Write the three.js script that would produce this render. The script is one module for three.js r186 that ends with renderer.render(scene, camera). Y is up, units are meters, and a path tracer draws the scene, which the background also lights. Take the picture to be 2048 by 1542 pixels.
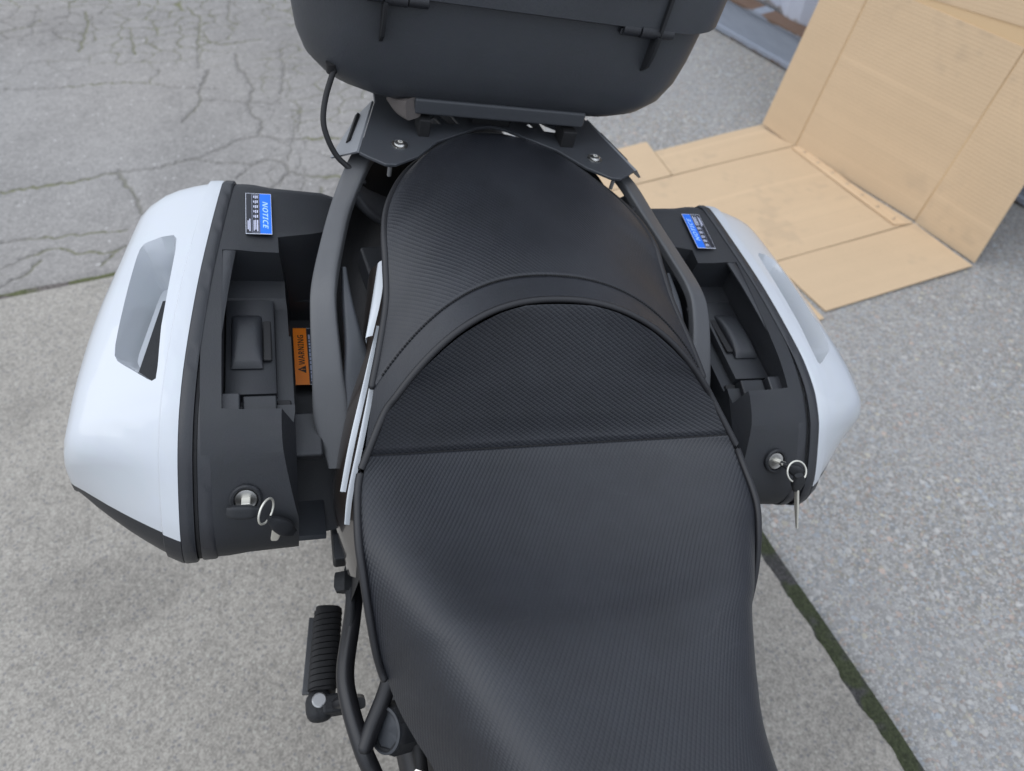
import * as THREE from 'three';
import { mergeGeometries, toCreasedNormals, mergeVertices } from 'three/addons/utils/BufferGeometryUtils.js';
import { RoundedBoxGeometry } from 'three/addons/geometries/RoundedBoxGeometry.js';
import { Brush, Evaluator, SUBTRACTION, INTERSECTION } from 'three-bvh-csg';

// ---------------------------------------------------------------- camera, sky, sun, exposure
const scene = new THREE.Scene();
const camera = new THREE.PerspectiveCamera(55.04, 1024 / 771, 0.02, 600);
camera.position.set(0.0018, 1.4462, 0);
camera.quaternion.setFromRotationMatrix(new THREE.Matrix4().makeBasis(
  new THREE.Vector3(0.97328, 0.02621, 0.22814), new THREE.Vector3(0.15676, 0.65018, -0.74343), new THREE.Vector3(-0.16782, 0.75933, 0.62869)));
camera.focus = 0.74; camera.userData.fStop = 5.4;

function makeSky() {                                   // an overcast sky, brighter overhead, slightly blue
  const w = 128, h = 64, d = new Float32Array(w * h * 4);
  for (let j = 0; j < h; j++) for (let i = 0; i < w; i++) {
    const el = Math.max(0, Math.sin(((j + 0.5) / h - 0.5) * Math.PI)), k = (j * w + i) * 4;
    const az = (i + 0.5) / w * 2 * Math.PI;
    const L = (0.48 + 0.82 * el) * (1 + 0.06 * Math.sin(az * 3 + el * 4) + 0.05 * Math.sin(az * 7 - el * 9));
    d[k] = L * 0.92; d[k + 1] = L * 1.0; d[k + 2] = L * 1.14; d[k + 3] = 1;
  }
  const t = new THREE.DataTexture(d, w, h, THREE.RGBAFormat, THREE.FloatType);
  t.mapping = THREE.EquirectangularReflectionMapping; t.magFilter = t.minFilter = THREE.LinearFilter; t.needsUpdate = true;
  return t;
}
scene.background = makeSky(); scene.environment = scene.background;

const sun = new THREE.DirectionalLight(new THREE.Color(1, 0.96, 0.9), 0.65);
sun.position.set(-2.6, 4.2, -1.2); sun.target.position.set(0, 0.5, -0.8);
sun.castShadow = true; sun.shadow.radius = 120; sun.shadow.mapSize.set(2048, 2048);
Object.assign(sun.shadow.camera, { left: -4, right: 4, top: 4, bottom: -4, near: 0.1, far: 20 });
scene.add(sun, sun.target);

const renderer = new THREE.WebGLRenderer({ antialias: true });
renderer.toneMapping = THREE.LinearToneMapping; renderer.toneMappingExposure = 1.25;
renderer.shadowMap.enabled = true;

// ---------------------------------------------------------------- helpers
let seed = 7;
const rnd = () => { seed = (seed * 1664525 + 1013904223) >>> 0; return seed / 4294967296; };
const V = (x, y, z) => new THREE.Vector3(x, y, z);
const lerp = (a, b, t) => a + (b - a) * t, clamp = (x, a = 0, b = 1) => Math.min(b, Math.max(a, x));
const sstep = (a, b, x) => { const t = clamp((x - a) / (b - a)); return t * t * (3 - 2 * t); };
const LEAN = 11 * Math.PI / 180;                       // the motorcycle leans on its side stand
const bikeToWorld = (p) => p.clone().applyAxisAngle(V(0, 0, 1), -LEAN);
const used = {};
function numbered(n) { const k = used[n] = (used[n] ?? -1) + 1; return k ? `${n}_${String(k).padStart(3, '0')}` : n; }
// a thing of the leaning bike: geometries are given in the bike's axes and moved to the thing's base
function bikeThing(name, label, category, base, group) {
  const o = new THREE.Group(); o.name = numbered(name); o.position.copy(bikeToWorld(base)); o.rotation.z = -LEAN;
  o.userData = { label, category }; if (group) o.userData.group = group;
  o.base = base; scene.add(o); return o;
}
function thing(name, label, category, pos = V(0, 0, 0)) {
  const o = new THREE.Group(); o.name = numbered(name); o.position.copy(pos); o.userData = { label, category }; o.base = pos; scene.add(o); return o;
}
function part(name, geo, mat, parent, label) {
  const g = Array.isArray(geo) ? merge(geo) : geo;
  const m = new THREE.Mesh(g, mat); m.name = name; m.castShadow = m.receiveShadow = true;
  let root = parent; while (root && !root.base) root = root.parent;
  if (root) g.translate(-root.base.x, -root.base.y, -root.base.z);
  if (label) m.userData.label = label;
  parent.add(m); return m;
}
function struct(name, geo, mat) { const m = new THREE.Mesh(geo, mat); m.name = name; m.userData.kind = 'structure'; m.receiveShadow = m.castShadow = true; scene.add(m); return m; }
function clean(g) {
  g = g.index ? g.toNonIndexed() : g.clone();
  const o = new THREE.BufferGeometry(); o.setAttribute('position', g.attributes.position);
  if (!g.attributes.normal) g.computeVertexNormals();
  o.setAttribute('normal', g.attributes.normal);
  o.setAttribute('uv', g.attributes.uv ?? new THREE.BufferAttribute(new Float32Array(g.attributes.position.count * 2), 2));
  return o;
}
const merge = (l) => mergeGeometries(l.map(clean));
function mirror(geo) {                                  // across the bike's plane of symmetry
  const g = clean(geo); g.scale(-1, 1, 1);
  for (const k of ['position', 'normal', 'uv']) { const a = g.attributes[k], n = a.itemSize; for (let i = 0; i < a.count; i += 3) for (let c = 0; c < n; c++) { const t = a.array[(i + 1) * n + c]; a.array[(i + 1) * n + c] = a.array[(i + 2) * n + c]; a.array[(i + 2) * n + c] = t; } }
  return g;
}
function boxUV(g, s = 1) {                              // texture coordinates in metres from the dominant axis
  g = clean(g); const p = g.attributes.position, n = g.attributes.normal, u = g.attributes.uv;
  for (let i = 0; i < p.count; i += 3) {
    const nx = Math.abs(n.getX(i)), ny = Math.abs(n.getY(i)), nz = Math.abs(n.getZ(i));
    for (let k = i; k < i + 3; k++) { if (ny >= nx && ny >= nz) u.setXY(k, p.getX(k) * s, p.getZ(k) * s); else if (nx >= nz) u.setXY(k, p.getZ(k) * s, p.getY(k) * s); else u.setXY(k, p.getX(k) * s, p.getY(k) * s); }
  }
  return g;
}
// grid of points rows[j][i] -> smooth surface
function grid(rows, { uv, closeU = false, flip = false } = {}) {
  const H = rows.length, W = rows[0].length, pos = [], uvs = [], idx = [];
  rows.forEach((r, j) => r.forEach((p, i) => { pos.push(p.x, p.y, p.z); const q = uv ? uv(p, i, j) : [p.x, p.z]; uvs.push(q[0], q[1]); }));
  for (let j = 0; j < H - 1; j++) for (let i = 0; i < W - (closeU ? 0 : 1); i++) {
    const a = j * W + i, b = j * W + (i + 1) % W, c = a + W, d = b + W;
    if (flip) idx.push(a, b, c, b, d, c); else idx.push(a, c, b, b, c, d);
  }
  const g = new THREE.BufferGeometry(); g.setAttribute('position', new THREE.Float32BufferAttribute(pos, 3)); g.setAttribute('uv', new THREE.Float32BufferAttribute(uvs, 2)); g.setIndex(idx); g.computeVertexNormals(); return g;
}
const curve = (pts, closed = false, t = 0.5) => new THREE.CatmullRomCurve3(pts, closed, 'catmullrom', t);
function tube(pts, r, seg = 48, rs = 8) {
  const c = curve(pts), g = new THREE.TubeGeometry(c, seg, r, rs, false);
  const caps = [0, 1].map((t) => { const s = new THREE.SphereGeometry(r, rs, 5); const p = c.getPoint(t); s.translate(p.x, p.y, p.z); return s; });
  return merge([g, ...caps]);
}
// generic interpolation of a table of rows by a smooth parameter
function table(rows) {
  const n = rows.length, k = rows[0].length;
  return (t) => { const f = clamp(t, 0, n - 1.0001), i = Math.floor(f), u = f - i, r0 = rows[Math.max(0, i - 1)], r1 = rows[i], r2 = rows[i + 1], r3 = rows[Math.min(n - 1, i + 2)], o = [];
    for (let c = 0; c < k; c++) { const a = r1[c], b = r2[c], m0 = (r2[c] - r0[c]) / 2, m1 = (r3[c] - r1[c]) / 2, u2 = u * u, u3 = u2 * u; o.push((2 * u3 - 3 * u2 + 1) * a + (u3 - 2 * u2 + u) * m0 + (-2 * u3 + 3 * u2) * b + (u3 - u2) * m1); } return o; };
}
// bar with a rounded-rectangle section swept along pts; w = width sideways, t = thickness, one value per point
function sweep(pts, w, t, { seg = 40, side = V(1, 0, 0), pow = 4, n = 40 } = {}) {
  const c = curve(pts), rows = [];
  const tab = new Map(), at = (a, u) => { if (!tab.has(a)) tab.set(a, table(a.map((x) => [x]))); return Math.max(0.0008, tab.get(a)(u * (a.length - 1))[0]); };
  for (let j = 0; j <= seg; j++) {
    const u = j / seg, p = c.getPoint(u), T = c.getTangent(u), S = side.clone().addScaledVector(T, -side.dot(T)).normalize(), N = S.clone().cross(T).normalize();
    const r = [];
    for (let i = 0; i < n; i++) {
      const a = i / n * 2 * Math.PI, ca = Math.cos(a), sa = Math.sin(a), k = Math.pow(Math.pow(Math.abs(ca), pow) + Math.pow(Math.abs(sa), pow), -1 / pow);
      r.push(p.clone().addScaledVector(S, ca * k * at(w, u) / 2).addScaledVector(N, sa * k * at(t, u) / 2));
    }
    rows.push(r);
  }
  const end = (r, flip) => { const c = V(0, 0, 0); r.forEach((p) => c.add(p)); c.multiplyScalar(1 / r.length); const o = [r, r.map((p) => c.clone().lerp(p, 0.5)), r.map(() => c.clone())]; return grid(o, { closeU: true, flip }); };
  const g = grid(rows, { closeU: true }); return merge([g, end(rows[0], true), end(rows[seg], false)]);
}
// profile of [z, y] pairs extruded along x
function ext(profile, x0, x1, bevel = 0.002) {
  const s = new THREE.Shape(profile.map(([z, y]) => new THREE.Vector2(-z, y)));
  if (THREE.ShapeUtils.isClockWise(s.getPoints())) s.curves.length && (s.curves = new THREE.Shape(profile.slice().reverse().map(([z, y]) => new THREE.Vector2(-z, y))).curves);
  const g = new THREE.ExtrudeGeometry(s, { depth: x1 - x0 - 2 * bevel, bevelEnabled: bevel > 0, bevelSize: bevel, bevelThickness: bevel, bevelOffset: -bevel, bevelSegments: 2, steps: 1 });
  const p = g.attributes.position;
  for (let i = 0; i < p.count; i++) p.setXYZ(i, x0 + bevel + p.getZ(i), p.getY(i), -p.getX(i));
  g.computeVertexNormals();
  return toCreasedNormals(g, 0.5);
}
// outline of [x, z] pairs extruded upwards from y0 by th
function slab(outline, y0, th, bevel = 0.001, holes = []) {
  const mk = (o, C, cw) => { let v = o.map(([x, z]) => new THREE.Vector2(x, -z)); if (THREE.ShapeUtils.isClockWise(v) !== cw) v = v.reverse(); return new C(v); };
  const s = mk(outline, THREE.Shape, false); for (const h of holes) s.holes.push(mk(h, THREE.Path, true));
  const g = new THREE.ExtrudeGeometry(s, { depth: th - 2 * bevel, bevelEnabled: bevel > 0, bevelSize: bevel, bevelThickness: bevel, bevelOffset: -bevel, bevelSegments: 1 });
  g.rotateX(-Math.PI / 2); g.translate(0, y0 + bevel, 0); return g;
}
function rbox(cx, cy, cz, w, h, d, r = 0.002, rot) {
  const g = new RoundedBoxGeometry(w, h, d, 2, Math.min(r, w / 2.1, h / 2.1, d / 2.1)); if (rot) g.rotateX(rot[0]).rotateY(rot[1]).rotateZ(rot[2]); g.translate(cx, cy, cz); return g;
}
function cyl(p, dir, r0, r1, len, n = 24) {             // starts at p, goes along dir
  const g = new THREE.CylinderGeometry(r1, r0, len, n, 1); g.translate(0, len / 2, 0);
  g.applyQuaternion(new THREE.Quaternion().setFromUnitVectors(V(0, 1, 0), dir.clone().normalize())); g.translate(p.x, p.y, p.z); return g;
}
function lathe(p, dir, prof, n = 32) {
  const g = new THREE.LatheGeometry(prof.map(([r, h]) => new THREE.Vector2(r, h)), n);
  g.applyQuaternion(new THREE.Quaternion().setFromUnitVectors(V(0, 1, 0), dir.clone().normalize())); g.translate(p.x, p.y, p.z); return toCreasedNormals(clean(g), 0.6);
}

// ---------------------------------------------------------------- procedural textures
function lattice(n, s) { const a = new Float32Array(n * n); let q = s * 9301 + 49297; for (let i = 0; i < a.length; i++) { q = (Math.imul(q, 1664525) + 1013904223) >>> 0; a[i] = q / 4294967296; } return a; }
const latA = new Array(256).fill(null), latN = new Int32Array(256);
function vn(x, y, n, s) {                               // periodic value noise, period 1, n cells
  if (latN[s] !== n) { latA[s] = lattice(n, s + n); latN[s] = n; }
  const a = latA[s]; x *= n; y *= n; const xi = Math.floor(x), yi = Math.floor(y); let fx = x - xi, fy = y - yi; fx = fx * fx * (3 - 2 * fx); fy = fy * fy * (3 - 2 * fy);
  let x0 = xi % n; if (x0 < 0) x0 += n; let y0 = yi % n; if (y0 < 0) y0 += n; const x1 = x0 + 1 === n ? 0 : x0 + 1, y1 = (y0 + 1 === n ? 0 : y0 + 1) * n; y0 *= n;
  const p = a[y0 + x0], q = a[y1 + x0], t = p + (a[y0 + x1] - p) * fx; return t + (q + (a[y1 + x1] - q) * fx - t) * fy;
}
const SRGB = new Uint8ClampedArray(4096); for (let i = 0; i < 4096; i++) { const c = i / 4095; SRGB[i] = 255 * (c <= 0.0031308 ? 12.92 * c : 1.055 * Math.pow(c, 1 / 2.4) - 0.055); }
function texture(n, fn, srgb = false, m = n) {          // fn(u, v) -> [r, g, b] (linear when srgb is true) or a height
  const d = new Uint8Array(n * m * 4), e = (c) => SRGB[(c * 4095 + 0.5) | 0];
  for (let j = 0; j < m; j++) for (let i = 0; i < n; i++) {
    const v = fn((i + 0.5) / n, (j + 0.5) / m, i, j), k = (j * n + i) * 4;
    if (typeof v === 'number') d[k] = d[k + 1] = d[k + 2] = clamp(v) * 255; else for (let c = 0; c < 3; c++) d[k + c] = srgb ? e(clamp(v[c])) : clamp(v[c]) * 255;
    d[k + 3] = 255;
  }
  const t = new THREE.DataTexture(d, n, m, THREE.RGBAFormat); t.wrapS = t.wrapT = THREE.RepeatWrapping; t.magFilter = THREE.LinearFilter; t.minFilter = THREE.LinearMipmapLinearFilter; t.generateMipmaps = true;
  if (srgb) t.colorSpace = THREE.SRGBColorSpace; t.needsUpdate = true; return t;
}
function pair(n, fn) {                                  // fn(u, v) -> [r, g, b, height]: a colour map and a height map in one pass
  const H = new Float32Array(n * n), c = texture(n, (u, v, i, j) => { const q = fn(u, v); H[j * n + i] = q[3]; return q; }, true);
  return [c, texture(n, (u, v, i, j) => H[j * n + i])];
}
function scaled(t, sx, sy = sx, rot = 0) { const c = t.clone(); c.repeat.set(sx, sy); c.rotation = rot; c.needsUpdate = true; return c; }
const lin = (r, g, b) => new THREE.Color().setRGB(r, g, b);

// carbon-look vinyl: staggered little bricks in diagonal ribs
const weaveH = texture(256, (u, v) => {
  const r = v * 8, ri = Math.floor(r), fr = r - ri, c = u * 8 + (ri % 2 ? 0.5 : 0) + fr * 0.35, fc = c - Math.floor(c);
  return 0.15 + 0.85 * Math.pow(Math.sin(Math.PI * fr), 0.6) * (0.55 + 0.45 * Math.pow(Math.sin(Math.PI * fc), 0.5));
});
const grainH = texture(256, (u, v) => 0.5 * vn(u, v, 64, 1) + 0.5 * vn(u, v, 128, 2));
const smudge = texture(512, (u, v) => { const a = 0.5 * vn(u, v, 5, 3) + 0.3 * vn(u, v, 11, 4) + 0.2 * vn(u, v, 31, 5); return [0, 0.78 + 0.3 * (a - 0.5) + (vn(u, v, 128, 9) > 0.93 ? 0.08 : 0), 0]; });
const dustC = (r, g, b, amt = 0.12) => texture(256, (u, v) => { const a = 1 + amt * 2 * (0.5 * vn(u, v, 6, 11) + 0.3 * vn(u, v, 17, 12) + 0.2 * vn(u, v, 60, 13) - 0.5); return [r * a, g * a, b * a]; }, true);
const vinylColor = texture(512, (u, v) => { const a = 1 + 0.5 * (0.5 * vn(u, v, 6, 11) + 0.3 * vn(u, v, 17, 12) + 0.2 * vn(u, v, 60, 13) - 0.5), w = Math.abs(vn(u, v, 9, 14) - 0.5), sc = w < 0.012 && vn(u, v, 7, 15) > 0.80 ? 0.004 : 0, du = vn(u, v, 200, 16) > 0.94 ? 0.008 : 0; return [0.0155 * a + sc + du * 0.6, 0.0170 * a + sc + du * 0.6, 0.0215 * a + sc + du * 0.6]; }, true);
function vinyl(scale, rot, bump) {
  return new THREE.MeshPhysicalMaterial({ color: 0xffffff, map: scaled(vinylColor, 3), roughness: 0.56, roughnessMap: scaled(smudge, 3.1), bumpMap: bump ? scaled(weaveH, scale, scale, rot) : scaled(grainH, 9), bumpScale: bump ? 0.0004 : 0.0001, specularIntensity: 1 });
}
const WEAVE = 1 / 0.032;
const M = {};
M.vinylSeat = vinyl(WEAVE, -1.02, true); M.vinylBack = vinyl(WEAVE, 0.62, true); M.vinylRear = vinyl(WEAVE, -0.88, true); M.vinylRear.bumpScale = 0.00022; M.vinylPlain = vinyl(1, 0, false);
M.piping = new THREE.MeshStandardMaterial({ color: lin(0.012, 0.012, 0.014), roughness: 0.48 });
M.thread = new THREE.MeshStandardMaterial({ color: lin(0.012, 0.012, 0.013), roughness: 0.9 });
const plastic = (c, rough, bump = 0.00012, s = 14) => new THREE.MeshStandardMaterial({ color: 0xffffff, map: scaled(dustC(...c, 0.09), 2.3), roughness: rough / 0.78, roughnessMap: scaled(smudge, 2.7), bumpMap: scaled(grainH, s), bumpScale: bump });
M.black = plastic([0.0165, 0.0178, 0.021], 0.5); M.blackSoft = plastic([0.0125, 0.0135, 0.0158], 0.6); M.blackEdge = plastic([0.0215, 0.023, 0.027], 0.4);
M.caseBlack = plastic([0.044, 0.048, 0.055], 0.5, 0.0002, 10); M.deep = plastic([0.009, 0.009, 0.010], 0.7);
M.grey = plastic([0.078, 0.080, 0.084], 0.4, 0.00008, 20); M.greyDark = plastic([0.045, 0.049, 0.056], 0.48, 0.00008, 20);
M.rack = plastic([0.050, 0.054, 0.061], 0.46, 0.0001, 25); M.frame = new THREE.MeshStandardMaterial({ color: lin(0.014, 0.014, 0.016), roughness: 0.38 });
M.white = new THREE.MeshPhysicalMaterial({ color: 0xffffff, map: scaled(dustC(0.525, 0.552, 0.58, 0.014), 2), roughness: 0.38, clearcoat: 1, clearcoatRoughness: 0.05 });
M.steel = new THREE.MeshStandardMaterial({ color: lin(0.62, 0.61, 0.58), metalness: 1, roughness: 0.28 });
M.steelDull = new THREE.MeshStandardMaterial({ color: lin(0.4, 0.4, 0.4), metalness: 0.8, roughness: 0.45 });
M.keySteel = new THREE.MeshStandardMaterial({ color: lin(0.72, 0.70, 0.62), metalness: 0.55, roughness: 0.4 });
M.tab = new THREE.MeshStandardMaterial({ color: lin(0.24, 0.25, 0.265), roughness: 0.5, bumpMap: scaled(grainH, 20), bumpScale: 0.0001 });
M.rawMetal = new THREE.MeshStandardMaterial({ color: lin(0.18, 0.16, 0.15), metalness: 0.5, roughness: 0.6, bumpMap: scaled(grainH, 30), bumpScale: 0.001 });
M.rubber = new THREE.MeshStandardMaterial({ color: lin(0.011, 0.011, 0.012), roughness: 0.65 });
M.gloss = new THREE.MeshPhysicalMaterial({ color: lin(0.035, 0.028, 0.024), roughness: 0.35, clearcoat: 1, clearcoatRoughness: 0.08 });

// printed stickers
function sticker(w, h, draw) {
  const c = document.createElement('canvas'); c.width = w; c.height = h; const x = c.getContext('2d'); draw(x, w, h);
  const t = new THREE.CanvasTexture(c); t.colorSpace = THREE.SRGBColorSpace;
  return new THREE.MeshStandardMaterial({ map: t, roughness: 0.35 });
}
M.notice = sticker(512, 320, (x, w, h) => {
  x.fillStyle = '#c9cdd8'; x.fillRect(0, 0, w, h); x.fillStyle = '#12151f'; x.fillRect(6, 6, w - 12, h - 12);
  x.fillStyle = '#0c6fe8'; x.fillRect(6, 6, w - 12, 138);
  x.fillStyle = '#a8cdfa'; x.font = 'italic bold 92px sans-serif'; x.textAlign = 'center'; x.textBaseline = 'middle'; x.fillText('NOTICE', w / 2 + 10, 78);
  x.fillStyle = '#c8cbe0'; for (let k = 0; k < 6; k++) { const lx = 30 + k * 62; x.fillRect(lx, 168, k === 5 ? 140 : 34, 15); x.fillRect(lx, 192, k === 5 ? 120 : 40, 12); x.fillRect(lx + 4, 212, k === 5 ? 130 : 26, 12); }
  x.strokeStyle = '#8f94a8'; x.lineWidth = 5; x.strokeRect(20, 152, w - 40, 90); x.fillRect(330, 262, 150, 14); x.fillRect(350, 284, 110, 12);
});
M.warning = sticker(560, 256, (x, w, h) => {
  x.fillStyle = '#b9bfca'; x.fillRect(0, 0, w, h); x.fillStyle = '#1b2030'; x.fillRect(6, 100, w - 12, h - 106);
  x.fillStyle = '#ff8c1e'; x.fillRect(0, 0, w, 104);
  x.fillStyle = '#20160c'; x.font = 'bold 62px sans-serif'; x.textBaseline = 'middle'; x.fillText('WARNING', 190, 56);
  x.beginPath(); x.moveTo(130, 84); x.lineTo(166, 22); x.lineTo(202 - 0, 84); x.closePath(); x.translate(-30, 0); x.beginPath(); x.moveTo(140, 84); x.lineTo(176, 22); x.lineTo(212, 84); x.closePath(); x.fill();
  x.fillStyle = '#e8862a'; x.fillRect(172, 44, 8, 22); x.fillRect(172, 70, 8, 8); x.translate(30, 0);
  x.fillStyle = '#aeb9d4'; for (let r = 0; r < 6; r++) { let lx = 30; let q = r * 37 + 11; while (lx < w - 70) { q = (q * 73 + 41) % 97; const l = 16 + q % 34; x.fillRect(lx, 116 + r * 22, l, 13); lx += l + 9; } }
});

// ---------------------------------------------------------------- ground
function periodicStones(n, s) {                         // jittered points, one per cell
  const P = lattice(n, s), Q = lattice(n, s + 1), R = lattice(n, s + 2), out = new Float64Array(5), ix = new Int32Array(3);
  return (u, v) => {
    const x = u * n, y = v * n, xi = Math.floor(x), yi = Math.floor(y); let d1 = 9, d2 = 9, id = 0;
    for (let q = -1; q <= 1; q++) { let t = (xi + q) % n; if (t < 0) t += n; ix[q + 1] = t; }
    for (let dy = -1; dy <= 1; dy++) { let ky = (yi + dy) % n; if (ky < 0) ky += n; ky *= n; for (let dx = -1; dx <= 1; dx++) {
      const k = ky + ix[dx + 1], ex = xi + dx + 0.1 + 0.8 * P[k] - x, ey = yi + dy + 0.1 + 0.8 * Q[k] - y, d = ex * ex + ey * ey;
      if (d < d1) { d2 = d1; d1 = d; id = k; } else if (d < d2) d2 = d;
    } }
    out[0] = Math.sqrt(d1); out[1] = Math.sqrt(d2); out[2] = R[id]; out[3] = P[id]; out[4] = Q[id]; return out;
  };
}
// crack map of the asphalt: x -2.6..0.6, z -4.9..-1.7
const AX = -2.6, AZ = -4.9, AS = 3.2, AN = 1536;
const crack = new Float32Array(AN * AN), moss = new Float32Array(AN * AN);
function stroke(pts, width, m) {
  let prev = null; const c = [];
  for (let i = 0; i < pts.length - 1; i++) { const [a, b] = [pts[i], pts[i + 1]], L = Math.hypot(b[0] - a[0], b[1] - a[1]), n = Math.max(2, Math.round(L / 0.018)); for (let k = 0; k < n; k++) { const t = k / n; c.push([lerp(a[0], b[0], t) + (k ? (rnd() - 0.5) * 0.014 : 0), lerp(a[1], b[1], t) + (k ? (rnd() - 0.5) * 0.014 : 0)]); } }
  c.push(pts[pts.length - 1]);
  for (const p of c) { if (prev) { const L = Math.hypot(p[0] - prev[0], p[1] - prev[1]), n = Math.ceil(L / 0.0015); for (let k = 0; k < n; k++) dot(lerp(prev[0], p[0], k / n), lerp(prev[1], p[1], k / n), width, m); } prev = p; }
}
function dot(x, z, w, m) {
  const px = (x - AX) / AS * AN, pz = (z - AZ) / AS * AN, ww = w * (0.45 + 1.1 * vn(x * 0.37, z * 0.37, 40, 21)), r = ww / AS * AN, R = Math.ceil(r + 2), mm = m * sstep(0.35, 0.7, vn(x * 0.3, z * 0.3, 12, 22));
  for (let j = -R; j <= R; j++) for (let i = -R; i <= R; i++) {
    const a = Math.round(px) + i, b = Math.round(pz) + j; if (a < 0 || b < 0 || a >= AN || b >= AN) continue;
    const d = Math.hypot(a - px, b - pz), f = 1 - sstep(r * 0.5, r + 1.2, d), k = b * AN + a; if (f > crack[k]) crack[k] = f; if (f * mm > moss[k]) moss[k] = f * mm;
  }
}
const crackLines = [
  [[-.75, -2.39], [-.73, -2.33], [-.69, -2.24], [-.66, -2.15], [-.64, -2.1]], [[-1.1, -2.33], [-.87, -2.35], [-.75, -2.38], [-.63, -2.38], [-.53, -2.41], [-.5, -2.41], [-.42, -2.46], [-.35, -2.51], [-.29, -2.52], [-.22, -2.48], [-.17, -2.48], [.05, -2.44]],
  [[-.5, -2.41], [-.42, -2.37], [-.31, -2.34], [-.27, -2.36], [-.21, -2.33], [-.2, -2.28], [-.12, -2.23], [.1, -2.2]], [[-.29, -2.52], [-.28, -2.61], [-.32, -2.67], [-.33, -2.73], [-.31, -2.87], [-.34, -2.97], [-.37, -3.06], [-.38, -3.17]],
  [[-.56, -2.66], [-.54, -2.72], [-.51, -2.77], [-.5, -2.81], [-.51, -2.89], [-.49, -3], [-.48, -3.05]], [[-.7, -2.98], [-.62, -2.93], [-.52, -2.91], [-.44, -2.89]], [[-.5, -2.81], [-.43, -2.8], [-.33, -2.76], [-.21, -2.73]],
  [[-.2, -3.17], [-.19, -3.03], [-.21, -2.8]], [[-.14, -2.7], [-.15, -2.57], [-.18, -2.47], [-.2, -2.34]], [[-1.22, -3.02], [-1.09, -3], [-.95, -3], [-.85, -3.01], [-.7, -2.98], [-.67, -3.08]],
  [[-1.05, -2.06], [-.94, -2.06], [-.83, -2.05], [-.69, -2.05]], [[-1.03, -1.93], [-.98, -1.97], [-.9, -2], [-.81, -1.96], [-.73, -1.95], [-.68, -1.97]], [[-1.01, -1.85], [-.94, -1.91], [-.92, -1.95]], [[-.75, -1.89], [-.72, -1.94]],
  [[-.29, -2.17], [-.23, -2.22], [-.2, -2.28]], [[-.37, -2.27], [-.31, -2.34]], [[-.13, -2.08], [-.1, -2.17]], [[-.52, -3.07], [-.53, -3.32], [-.53, -3.53], [-.59, -3.65]], [[-.81, -3.46], [-.77, -3.23]],
  [[-.99, -3.29], [-.99, -3.55], [-1.02, -3.68]], [[-.41, -3.7], [-.41, -3.49], [-.37, -3.43]], [[-.52, -3.32], [-.44, -3.26], [-.27, -3.28]], [[-1.33, -3.52], [-1.22, -3.57], [-1.19, -3.63]]];
crackLines.forEach((l, i) => stroke(l, i < 5 ? 0.0046 : i < 10 ? 0.0028 : 0.0032, i < 2 || i === 4 || i === 3 ? 1 : 0.6));
{
  const cells = periodicStones(30, 31);
  for (let j = 0; j < AN; j++) for (let i = 0; i < AN; i++) {
    const u = i / AN, v = j / AN, x = AX + u * AS, z = AZ + v * AS;
    const wu = u + 0.018 * (vn(u, v, 30, 41) - 0.5) + 0.006 * (vn(u, v, 90, 42) - 0.5), wv = v + 0.018 * (vn(u, v, 30, 43) - 0.5) + 0.006 * (vn(u, v, 90, 44) - 0.5);
    const far = Math.max(sstep(-2.95, -3.25, z + 0.15 * (vn(u, v, 8, 45) - 0.5)), sstep(-0.45, -0.2, x) * 0.8, 0.8 * sstep(-2.05, -1.9, z) * sstep(-0.9, -1.1, x)) * sstep(0.12, 0.42, vn(u, v, 14, 46) + 0.1);
    if (far < 0.02) continue;
    const [a, b] = cells(wu * 0.92 + 0.03, wv * 1.35), e = (b - a) * (AS / 30), w = 0.0035 * far * (0.6 + 0.8 * vn(u, v, 40, 47));
    const f = (1 - sstep(w * 0.4, w + 0.0035, e)) * far, k = j * AN + i, mm = f * sstep(0.35, 0.62, vn(u, v, 10, 48)) * (0.6 + 0.4 * sstep(-3.2, -3.8, z));
    if (f > crack[k]) crack[k] = f; if (mm > moss[k]) moss[k] = mm;
  }
}
const crackAt = (arr, u, v) => { const x = clamp(u * AN - 0.5, 0, AN - 1.001), y = clamp(v * AN - 0.5, 0, AN - 1.001), i = Math.floor(x), j = Math.floor(y), fx = x - i, fy = y - j, k = j * AN + i; return lerp(lerp(arr[k], arr[k + 1], fx), lerp(arr[k + AN], arr[k + AN + 1], fx), fy); };
const pebA = periodicStones(300, 51);
const [asphaltColor, asphaltH] = pair(2048, (u, v) => {
  const fine = vn(u, v, 700, 64), n = 0.45 * vn(u, v, 9, 61) + 0.3 * vn(u, v, 37, 62) + 0.25 * vn(u, v, 150, 63), [d1, , id] = pebA(u, v), c = crackAt(crack, u, v), m = crackAt(moss, u, v);
  let k = 0.315 + 0.13 * (n - 0.5) + 0.09 * (fine - 0.5) + (d1 < 0.42 ? 0.12 * (id - 0.45) : 0);
  const warm = 0.02 * (vn(u, v, 5, 65) - 0.5); k *= 0.775; let col = [k * (1.03 + warm), k * 0.98, k * (0.925 - warm)];
  if (id > 0.994 && d1 < 0.35) col = col.map((x) => x + 0.16);
  const dark = [0.13, 0.125, 0.105], green = [0.155, 0.16, 0.07];
  const halo = sstep(0.45, 0.7, vn(u, v, 12, 66)) * 0.10 * sstep(0.35, 0.1, v); col = col.map((x, q) => lerp(x, [0.22, 0.25, 0.12][q], halo));
  return [...col.map((x, q) => lerp(lerp(x, dark[q], 0.46 * c), green[q], 0.8 * Math.min(1, m * 1.2))), 0.55 + 0.16 * (0.5 - d1) * id * 2 + 0.2 * (fine - 0.5) - 0.45 * c + 0.1 * (n - 0.5)];
});
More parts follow.
